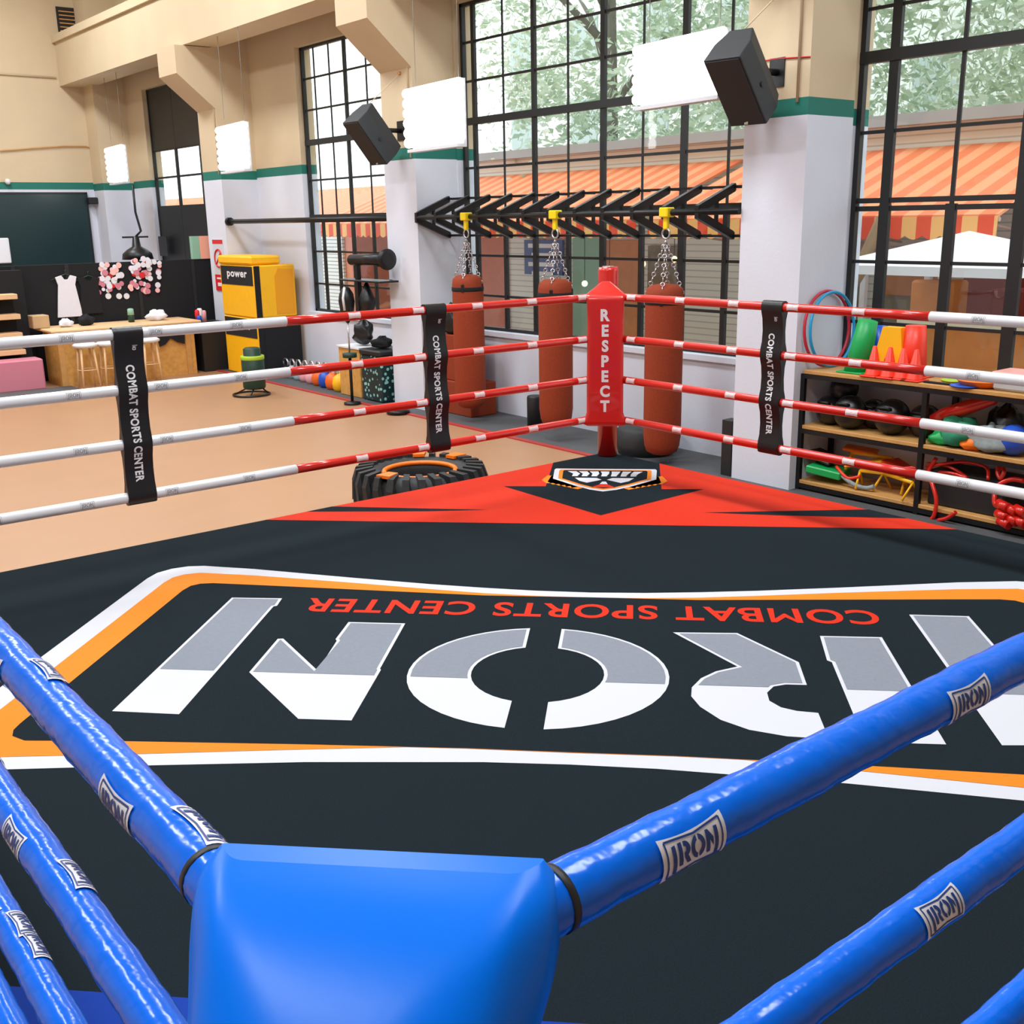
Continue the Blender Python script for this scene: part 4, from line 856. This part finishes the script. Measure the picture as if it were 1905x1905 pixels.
# tractor tyre lying flat
q = P((775, 838), 2, -.10); tx, ty = q.x-.02-.42, q.y-.42*1.2
tc_ = P((781, 868), 2, -.12); tx, ty = tc_.x, tc_.y
r = thing('tractor_tyre', 'big black tractor tyre with orange painted marks lying beside the ring', 'tyre', (tx, ty, ZF+.002))
R0, zt0, zt1 = .56, ZF+.002, -.12
MB().lathe((tx, ty, 0), [(R0-.07, zt0), (R0-.02, zt0+.05), (R0, zt0+.12), (R0, zt1-.16), (R0-.03, zt1-.06), (R0-.08, zt1-.015), (R0-.15, zt1), (.36, zt1-.01), (.31, zt1-.05), (.29, zt1-.09), (.31, (zt0+zt1)/2), (.31, zt0+.03)], 48).build('carcass', 'rubber_black', r)
pr = None
for k in range(26):
    a = 2*PI*k/26
    m_ = MB(); R3 = Matrix.Rotation(a, 3, 'Z'); f = lambda x, y, z: Vector((tx, ty, 0))+R3 @ Vector((x, y, z))
    vs = [f(R0-.15, -.03, zt1-.005), f(R0-.15, .02, zt1-.005), f(R0+.035, .06, zt1-.09), f(R0+.035, .0, zt1-.09), f(R0-.15, -.03, zt1+.028), f(R0-.15, .02, zt1+.028), f(R0+.0, .055, zt1+.012), f(R0+.0, -.005, zt1+.012), f(R0+.035, .10, zt0+.16), f(R0+.035, .03, zt0+.16), f(R0-.01, .10, zt0+.16), f(R0-.01, .03, zt0+.16)]
    m_.add(vs, [(0, 1, 2, 3), (4, 7, 6, 5), (0, 4, 5, 1), (0, 3, 7, 4), (1, 5, 6, 2), (3, 2, 6, 7), (2, 8, 9, 3), (2, 6, 10, 8), (3, 9, 11, 7), (6, 7, 11, 10), (8, 10, 11, 9)]); m_.build('tread_lug', 'rubber_black', r)
MB().torus((tx, ty, zt1-.035), .315, .022, (1, 0, 0), (0, 1, 0), 40, 8).build('painted_rim', 'orange_plastic', r)
for a in (1.0, 3.5, 0.2):
    a0 = Vector((math.cos(a), math.sin(a), 0)); b0 = Vector((-a0.y, a0.x, 0)); c0 = Vector((tx, ty, zt1+.004))+a0*.47
    m_ = MB(); m_.add([c0-a0*.085-b0*.05, c0+a0*.06-b0*.07, c0+a0*.06+b0*.07, c0-a0*.085+b0*.05]+[v+Vector((0, 0, .026)) for v in (c0-a0*.085-b0*.05, c0+a0*.06-b0*.07, c0+a0*.06+b0*.07, c0-a0*.085+b0*.05)], [(0, 3, 2, 1), (4, 5, 6, 7), (0, 1, 5, 4), (1, 2, 6, 5), (2, 3, 7, 6), (3, 0, 4, 7)]); m_.build('painted_mark', 'orange_plastic', r)

# ------------------------------------------------------------------ left: between far pillars
solo(MB().tube([(7.88, 12.28, 2.0), (7.88, 17.44, 2.0)], .04, 12).tube([(7.88, 17.36, 2.0), (7.88, 17.44, 2.0)], .07, 12), 'pull_up_bar', 'black_metal', 'long black bar spanning between the far pillar and the middle pillar', 'pull-up bar')
r = thing('speed_bag_rack', 'black speed bag rack with a padded roller fixed to the middle pillar', 'speed bag rack', (7.6, 12.3, 1.1))
MB().tube([(7.6, 11.98, 1.47), (7.6, 12.88, 1.45)], .075, 18).build('roller', 'black_metal', r); MB().lathe((7.6, 11.93, 1.47), [(.08, 0), (.14, .01), (.14, .04), (.08, .05)], 22, axis='y').build('end_disc', 'black_metal', r)
MB().box((7.57, 12.70, .72), (7.63, 12.76, 1.47)).build('post', 'black_metal', r); MB().box((7.5, 12.0, 1.16), (7.80, 13.1, 1.185), bev=.005).build('platform', 'black_metal', r)
MB().tube([(7.6, 12.2, 1.40), (XP-.002, 12.2, 1.40)], .03, 8).build('wall_arm', 'black_metal', r); MB().tube([(7.78, 12.2, 1.17), (XP-.002, 12.2, 1.17)], .02, 8).build('wall_arm', 'black_metal', r)
solo(MB().lathe((7.6, 12.52, .72), [(.02, 0), (.09, .05), (.125, .14), (.12, .2), (.07, .32), (.02, .43)], 18), 'speed_bag', 'vinyl_black', 'black pear shaped speed bag under the rack platform', 'speed bag')
q = P((658, 752), 2, ZF); qx, qy = 7.30, q.y-.35
qx, qy = q.x-.02, q.y
r = thing('reflex_ball', 'black reflex ball on a thin stand in front of the kettlebells', 'reflex ball', (qx, qy, ZF+.002))
MB().lathe((qx, qy, ZF+.002), [(.12, 0), (.12, .03), (.03, .05)], 18).build('base', 'black_metal', r); MB().tube([(qx, qy, ZF+.03), (qx, qy, .18)], .022, 8).build('pole', 'black_metal', r)
MB().lathe((qx, qy, .12), [(.10, 0), (.10, .06), (.04, .07)], 14).build('collar', 'dark_green', r)
MB().tube([(qx, qy, .18), (qx, qy, .62)], .012, 8).build('spring_rod', 'steel', r); MB().lathe((qx, qy, .60), [(.02, 0), (.09, .12), (.115, .30), (.10, .40), (.05, .48), (.02, .5)], 18).build('ball', 'vinyl_black', r)
MB().tube([(qx-.08, qy-.07, .78), (qx-.10, qy-.08, .95), (qx-.05, qy-.05, 1.09)], .018, 6).build('white_piping', 'white_mark', r)
# kettlebells
kb = None
cols = ['black_metal', 'ball_sky', 'ball_sky', 'ball_pink', 'ball_pink', 'ball_orange', 'ball_blue', 'ball_orange', 'yellow']
names_k = ['black kettlebell farthest along the wall row', 'pale blue kettlebell, farther of the two pale ones', 'pale blue kettlebell, nearer of the two pale ones', 'pink kettlebell, farther of the two pink ones', 'pink kettlebell beside the orange red one', 'orange red kettlebell left of the blue one', 'dark blue kettlebell in the wall row', 'orange kettlebell between the blue and yellow ones', 'yellow kettlebell, nearest in the wall row']
for k in range(9):
    y = 15.95-k*.262; x = 8.02-.02*k; rad = .10+.004*k
    r = thing('kettlebell', names_k[k], 'kettlebell', (x, y, ZF+.013), 'kettlebells along the wall')
    MB().lathe((x, y, ZF+.013), [(rad*.7, 0), (rad*.95, .05), (rad, rad), (rad*.85, rad*1.6), (rad*.4, rad*1.95), (rad*.2, rad*2)], 18).build('bell', cols[k], r)
    MB().tube([(x, y-.06, ZF+rad*1.7), (x, y-.085, ZF+rad*2.6), (x, y-.04, ZF+rad*3.1), (x, y+.04, ZF+rad*3.1), (x, y+.085, ZF+rad*2.6), (x, y+.06, ZF+rad*1.7)], .017, 8).build('handle', 'steel', r)
kbb = [tuple(P((p_, 655), 0, 8.3)) for p_ in (538, 551, 561, 573, 585, 597)]
r = thing('wooden_crate', 'plywood crate standing at the end of the kettlebell row', 'crate', (7.95, 13.35, ZF+.013))
MB().box((7.72, 13.02, ZF+.013), (8.25, 13.62, .17), bev=.01).build('box', 'osb', r); MB().box((7.70, 13.0, .17), (8.27, 13.64, .20), bev=.004).build('lid', 'white_paint', r)
r = thing('patterned_bin', 'dark teal leopard patterned bin next to the plywood crate', 'bin', (7.95, 12.7, ZF+.013))
MB().box((7.70, 12.42, ZF+.013), (8.2, 12.95, .12), bev=.02).build('body', 'leopard_print', r); MB().box((7.68, 12.40, .12), (8.22, 12.97, .20), bev=.02).build('lid', 'black_plastic', r)
crumple('boxing_glove', 'vinyl_black', (7.95, 13.25, .20+.16), (.13, .17, .2), 'black boxing glove lying on the plywood crate', 'glove', 9)
crumple('boxing_glove', 'black_cloth', (7.93, 12.72, .20+.07), (.14, .17, .09), 'flat black glove lying on the patterned bin', 'glove', 11)
crumple('boxing_glove', 'vinyl_black', (8.1, 11.18, .50+.158), (.14, .16, .22), 'black glove on the brown box behind the leftmost bag', 'glove', 12)
# yellow boxes
def ybox(z0, z1, x0, x1, y0, y1, mt, label, side='yellow'):
    r = thing('plyo_box', label, 'plyometric box', ((x0+x1)/2, (y0+y1)/2, z0), 'yellow and black plyometric boxes')
    MB().box((x0, y0, z0), (x1, y1, z1), bev=.02).build('body', mt, r)
    if mt == 'yellow' or side == 'band':
        MB().box((x0-.006, y0+.06, z1-.33), (x0-.001, y1-.05, z1-.02)).build('band', 'black_cloth', r)
        t = MB(); put_text(t, 'power', lambda a, b_: Vector((x0-.009, y1-.30-a, z1-.24+b_)), 0, width=(y1-y0)-.55, height=.13, offset=.03); t.build('lettering', 'white_mark', r, recalc=False)
    MB().box((x0-.004, y0-.004, z0+.01), (x0+.10, y0-.001, z1-.01)).build('corner_strip', 'black_cloth', r)
    return r
xa, ya, yb = 7.62, 16.05, 17.38
r1 = ybox(ZF+.013, .44, xa, 8.40, ya, yb, 'yellow', 'yellow plyometric box with a black side at the bottom of the stack')
MB().box((xa+.10, ya-.012, ZF+.02), (8.39, ya-.001, .43)).build('black_side', 'black_cloth', r1)
r3 = ybox(.445, 1.30, xa, 8.36, ya+.01, yb, 'yellow', 'tall yellow plyometric box with a hand hold, upper one of the stack')
MB().prism([(7.98, .50), (7.98, 1.12), (8.05, 1.24), (8.32, 1.22), (8.32, .50)], lambda a, b_: (a, ya+.009, b_), (0, -.006, 0)).build('recessed_panel', 'amber', r3)
solo(MB().box((xa-.02, ya+.08, 1.305), (8.15, yb+.02, 1.45), bev=.03), 'foam_slab', 'yellow', 'flat yellow foam slab on top of the box stack', 'foam slab')
# barrel with lime band
q = P((475, 735), 2, ZF); r = thing('water_barrel', 'dark green barrel with a lime band on a black hoop stand', 'barrel', (q.x, q.y, ZF+.002)); bz = ZF+.10
MB().lathe((q.x, q.y, bz), [(.15, 0), (.17, .03), (.17, .46), (.13, .5), (.13, .60), (.10, .62)], 20).build('body', 'dark_green', r)
MB().lathe((q.x, q.y, bz+.44), [(.172, 0), (.178, .01), (.178, .05), (.172, .06)], 20).build('band', 'lime', r)
MB().torus((q.x-.05, q.y+.02, ZF+.02), .27, .016, (1, 0, 0), (0, 1, 0), 28, 6).build('stand', 'black_metal', r)
for a in (0, 2.1, 4.2): MB().tube([(q.x-.05+.26*math.cos(a), q.y+.02+.26*math.sin(a), ZF+.02), (q.x+.1*math.cos(a), q.y+.1*math.sin(a), bz+.02)], .012, 6).build('stand_leg', 'black_metal', r)
# sign on far pillar
r = thing('warning_sign', 'white and red no smoking sign on the front of the far pillar', 'sign', (XP-.01, 17.78, .8))
MB().box((XP-.012, 17.60, .82), (XP-.001, 18.02, 1.70)).build('board', 'housing', r); MB().box((XP-.016, 17.60, 1.63), (XP-.0125, 18.02, 1.70)).build('red_header', 'sign_red', r); MB().box((XP-.016, 17.60, .82), (XP-.0125, 18.02, 1.10)).build('red_footer', 'sign_red', r)
MB().torus((XP-.016, 17.81, 1.38), .15, .016, (0, 1, 0), (0, 0, 1), 26, 6).tube([(XP-.016, 17.92, 1.27), (XP-.016, 17.70, 1.49)], .014, 6).build('prohibition_ring', 'sign_red', r)
MB().box((XP-.020, 17.68, 1.02), (XP-.0165, 17.94, 1.05)).box((XP-.020, 17.70, .90), (XP-.0165, 17.92, .96)).build('lettering', 'white_mark', r)

# ------------------------------------------------------------------ far left corner
YP = 18.5
r = thing('black_partition', 'long black display partition behind the plywood counter', 'partition', (6.2, YP+.03, ZF))
MB().box((3.4, YP, ZF+.001), (8.35, YP+.06, 1.36)).build('panel', 'black_cloth', r)
for x in (4.55, 5.4, 6.6, 7.6): MB().box((x-.03, YP-.012, ZF+.002), (x+.03, YP-.001, 1.35)).build('batten', 'black_plastic', r)
r = thing('leaflet_box', 'salmon and mint leaflet box on top of the black partition', 'box', (7.8, YP+.03, 1.362))
MB().box((7.62, YP-.02, 1.362), (7.76, YP+.08, 1.76)).build('mint_side', 'mint', r); MB().box((7.762, YP-.02, 1.362), (8.05, YP+.08, 1.76)).build('salmon_side', 'salmon', r)
# counter
r = thing('plywood_counter', 'plywood counter with a pale overhanging top before the black partition', 'counter', (6, 17.9, ZF))
MB().box((4.83, 17.55, ZF+.001), (7.12, 18.3, .33)).build('body', 'osb', r); MB().box((4.72, 17.42, .33), (7.22, 18.42, .37), bev=.01).build('top', 'pale_wood', r)
for x in (4.83, 5.1, 6.95): MB().box((x, 17.53, ZF+.002), (x+.09, 17.549, .329)).build('upright', 'wood', r)
solo(MB().box((7.28, 17.6, ZF+.001), (7.78, 18.2, .30), bev=.01), 'dark_fridge', 'black_plastic', 'dark cabinet between the plywood counter and the far pillar', 'cabinet')
for i, (px, py, mt, h) in enumerate([(362, 590, 'sign_red', .2), (371, 585, 'paper', .22), (378, 592, 'ball_pink', .18), (356, 596, 'ball_blue', .1)]):
    q = P((px, 600), 1, 17.85); solo(MB().lathe((max(q.x, 7.32) if i != 3 else 7.32, 17.8-.06*(i == 3), .302), [(.045, 0), (.045, h), (.03, h+.02)], 14), 'drink_can', mt, ['red can on the dark cabinet', 'white can on the dark cabinet', 'pink can on the dark cabinet', 'short blue can on the dark cabinet'][i], 'can')
r = thing('green_bottle', 'green bottle with mint lid on the counter', 'bottle', (0, 0, 0)); q = P((245, 600), 1, 18.0); r.location = (q.x, 18.0, .372); r['_w'] = (q.x, 18.0, .372)
MB().lathe((q.x, 18.0, .372), [(.05, 0), (.055, .1), (.045, .12)], 14).build('body', 'dark_green', r); MB().lathe((q.x, 18.0, .492), [(.055, 0), (.05, .1), (.03, .11)], 14).build('lid', 'mint', r)
q = P((292, 598), 1, 18.0); crumple('white_towel', 'white_cloth', (q.x, 18.0, .372+.07), (.17, .12, .10), 'crumpled white towel on the counter', 'towel', 21)
q = P((122, 603), 1, 18.0); crumple('baseball_cap', 'white_cloth', (q.x, 18.0, .372+.05), (.11, .1, .07), 'small white cap on the counter under the hanging dress', 'cap', 22)
q = P((160, 600), 1, 18.0); crumple('baseball_cap', 'black_cloth', (q.x, 18.0, .372+.07), (.12, .1, .1), 'black cap on the counter under the black shirt', 'cap', 23)
# garments
def hanger(cx, z, label, cloth, w0, w1, h, mt):
    r = thing(cloth, label, 'garment', (cx, YP-.04, z-h)); y = YP-.045
    po = [(cx-w1, z-h), (cx-w0, z-.16), (cx-w0*1.25, z-.03), (cx-w0*.5, z), (cx-w0*.2, z-.07), (cx+w0*.2, z-.07), (cx+w0*.5, z), (cx+w0*1.25, z-.03), (cx+w0, z-.16), (cx+w1, z-h)]
    MB().prism(po, lambda a, b_: (a, y, b_), (0, .03, 0)).build('cloth', mt, r, bevel=.008)
    MB().tube([(cx-.24, y+.015, z-.07), (cx, y+.015, z+.02), (cx+.24, y+.015, z-.07)], .009, 6).tube([(cx, y+.015, z+.02), (cx, y+.015, z+.08), (cx+.03, y+.03, z+.09)], .007, 6).build('hanger', 'dark_green', r)
q = P((122, 512), 1, YP-.04); hanger(q.x, q.z, 'white sleeveless dress hanging on the black partition', 'white_dress', .14, .21, q.z-P((126, 590), 1, YP-.04).z, 'white_cloth')
q = P((160, 515), 1, YP-.04); hanger(q.x+.04, q.z, 'black shirt hanging beside the white dress', 'black_shirt', .15, .19, .62, 'black_cloth')
for (px0, px1, py0, py1, n, gl, lb, gr) in [(184, 228, 497, 545, 38, 0, 'small white and pink badge in the left cluster on the black partition', 'left badge cluster'), (242, 298, 487, 548, 54, 1, 'small white and pink badge in the right cluster on the black partition', 'right badge cluster')]:
    protos = {}
    for k in range(n):
        px = random.uniform(px0, px1); py = random.uniform(py0, py1); q = P((px, py), 1, YP-.02); mt = random.choice(['white_cloth', 'white_cloth', 'white_mark', 'pink_mark', 'sign_red' if k % 4 == 0 else 'pink'])
        if mt not in protos:
            o = solo(MB().lathe((q.x, YP-.014-.0007*k, q.z), [(.042, 0), (.045, .006), (.038, .011)], 10, axis='y'), 'round_badge', mt, lb, 'badge', gr); protos[mt] = o
        else: o = protos[mt].copy(); COL.objects.link(o); o.location = (q.x, YP-.010-.0007*k, q.z); o.scale = (random.uniform(.7, 1.25),)*3
for px in (202, 222, 236):
    q = P((px, 551), 1, YP-.02); solo(MB().lathe((q.x, YP-.014, q.z), [(.05, 0), (.052, .006), (.045, .011)], 12, axis='y'), 'round_badge', 'white_mark', 'white badge in the separate row of three below the badge clusters', 'badge', 'row of three badges')
q = P((318, 633), 1, 17.5); solo(MB().prism([(q.x-.25, .33), (q.x+.26, .33), (q.x+.24, -.02), (q.x+.12, .02), (q.x, .1), (q.x-.1, -.0), (q.x-.2, -.03)], lambda a, b_: (a, 17.50, b_), (0, .025, 0)), 'black_shorts', 'black_cloth', 'black shorts hanging from the counter front', 'shorts')
# stools
def stool(px, label):
    q = P((px, 712), 2, ZF); x, y = q.x, 17.15; r = thing('bar_stool', label, 'bar stool', (x, y, ZF+.001), 'white seat stools at the counter')
    MB().lathe((x, y, .10), [(.16, 0), (.19, .02), (.19, .05), (.15, .07)], 20).build('seat', 'white_paint', r)
    for a in (.8, 2.35, 3.9, 5.5): MB().tube([(x+.13*math.cos(a), y+.13*math.sin(a), .10), (x+.19*math.cos(a), y+.19*math.sin(a), ZF+.002)], [.020, .014], 8).build('leg', 'pale_wood', r)
    MB().torus((x, y, -.25), .155, .008, (1, 0, 0), (0, 1, 0), 20, 6).build('foot_ring', 'pale_wood', r)
stool(138, 'white seated wooden stool at the left end of the plywood counter'); stool(193, 'white seated wooden stool just left of the far spacer'); stool(292, 'white seated wooden stool at the right half of the counter')
# left shelf and pink box
r = thing('display_rack', 'black rack with pale wooden steps at the left edge, above the pink box', 'rack', (3.9, 18.2, ZF))
MB().box((3.2, 18.25, ZF+.001), (4.62, 18.45, 1.30)).build('back_panel', 'black_cloth', r)
for px1, py in ((28, 552), (34, 589), (38, 623), (44, 654)):
    q = P((px1, py), 1, 18.1); MB().box((3.3, 17.95, q.z-.03), (q.x, 18.24, q.z+.05), bev=.006).build('step', 'pale_wood', r)
q = P((62, 712), 1, 17.85); solo(MB().box((3.3, 17.55, ZF+.001), (4.58, 17.94, -.06), bev=.02), 'floor_chest', 'pink', 'low pink trunk on the floor at the left edge', 'trunk')
q = P((70, 605), 1, 18.2); solo(MB().box((q.x-.12, 18.0, .372), (q.x+.14, 18.3, .58), bev=.01), 'cardboard_box', 'amber_card', 'small tan cardboard box at the left end of the counter top', 'box')
solo(MB().box((2.6, 16.9, ZF+.001), (4.95, 17.52, ZF+.02)), 'floor_mat', 'rubber', 'dark rubber mat on the floor before the pink trunk at the left edge', 'mat')
# blackboard and board
r = thing('blackboard', 'large dark green board on the back wall at the left', 'board', (6.2, YB-.03, 1.2))
MB().box((4.0, YB-.05, 1.19), (7.62, YB-.001, 2.63)).build('panel', 'board', r); MB().box((4.0, YB-.06, 2.63), (7.64, YB-.001, 2.67)).box((7.62, YB-.06, 1.17), (7.65, YB-.001, 2.67)).build('frame', 'black_plastic', r)
solo(MB().box((5.2, YB-.10, 1.25), (5.93, YB-.061, 1.76), bev=.02), 'whiteboard', 'paper', 'small white board in front of the dark green board at the left edge', 'whiteboard')
r = thing('security_camera', 'black spotlight fixed at the upper right corner of the dark green board', 'spotlight', (7.7, YB-.1, 2.5)); MB().box((7.62, YB-.22, 2.42), (7.82, YB-.08, 2.56), bev=.02).build('body', 'black_plastic', r); MB().tube([(7.72, YB-.1, 2.5), (7.72, YB-.001, 2.5)], .03, 8).build('mount', 'black_plastic', r)
q = P((14, 338), 1, YB-.05); solo(MB().ball((q.x, YB-.06, q.z), .06, 12), 'wall_sensor', 'white_paint', 'small white sensor on the green stripe of the back wall', 'sensor')
r = thing('wall_vent', 'dark slatted vent high on the back wall above the girder', 'vent', (7.75, YB-.02, 5.78)); MB().box((7.46, YB-.03, 5.80), (8.08, YB-.002, 6.33)).build('recess', 'black_plastic', r)
for k in range(6): MB().box((7.5, YB-.045, 5.86+k*.075), (8.05, YB-.031, 5.88+k*.075)).build('slat', 'wood', r)
# fan on wall near the dark window
q = P((268, 470), 1, 18.62); r = thing('standing_fan', 'black fan head rising behind the black partition', 'fan', (q.x, 18.95, ZF))
MB().tube([(q.x, 18.95, ZF+.001), (q.x, 18.95, q.z-.0)], .025, 8).build('pole', 'black_metal', r)
m_ = MB().lathe((q.x, 18.95, q.z-.12), [(.27, 0), (.25, .10), (.17, .17), (.08, .22), (.05, .40)], 22); m_.build('head', 'black_metal', r)
MB().box((q.x-.24, 18.93, q.z+.25), (q.x+.22, 18.96, q.z+.28)).build('cross_bar', 'black_metal', r)
MB().tube([P((247, 345), 1, 18.95), P((252, 395), 1, 18.95), P((262, 430), 1, 18.95), (q.x, 18.95, q.z+.27)], .02, 6).build('cable', 'black_metal', r)
q = P((304, 458), 0, XW-.01); solo(MB().box((XW-.02, q.y-.22, q.z-.2), (XW-.001, q.y+.22, q.z+.2)), 'wall_panel', 'speaker_black', 'small dark notice on the wall beside the dark window', 'notice')
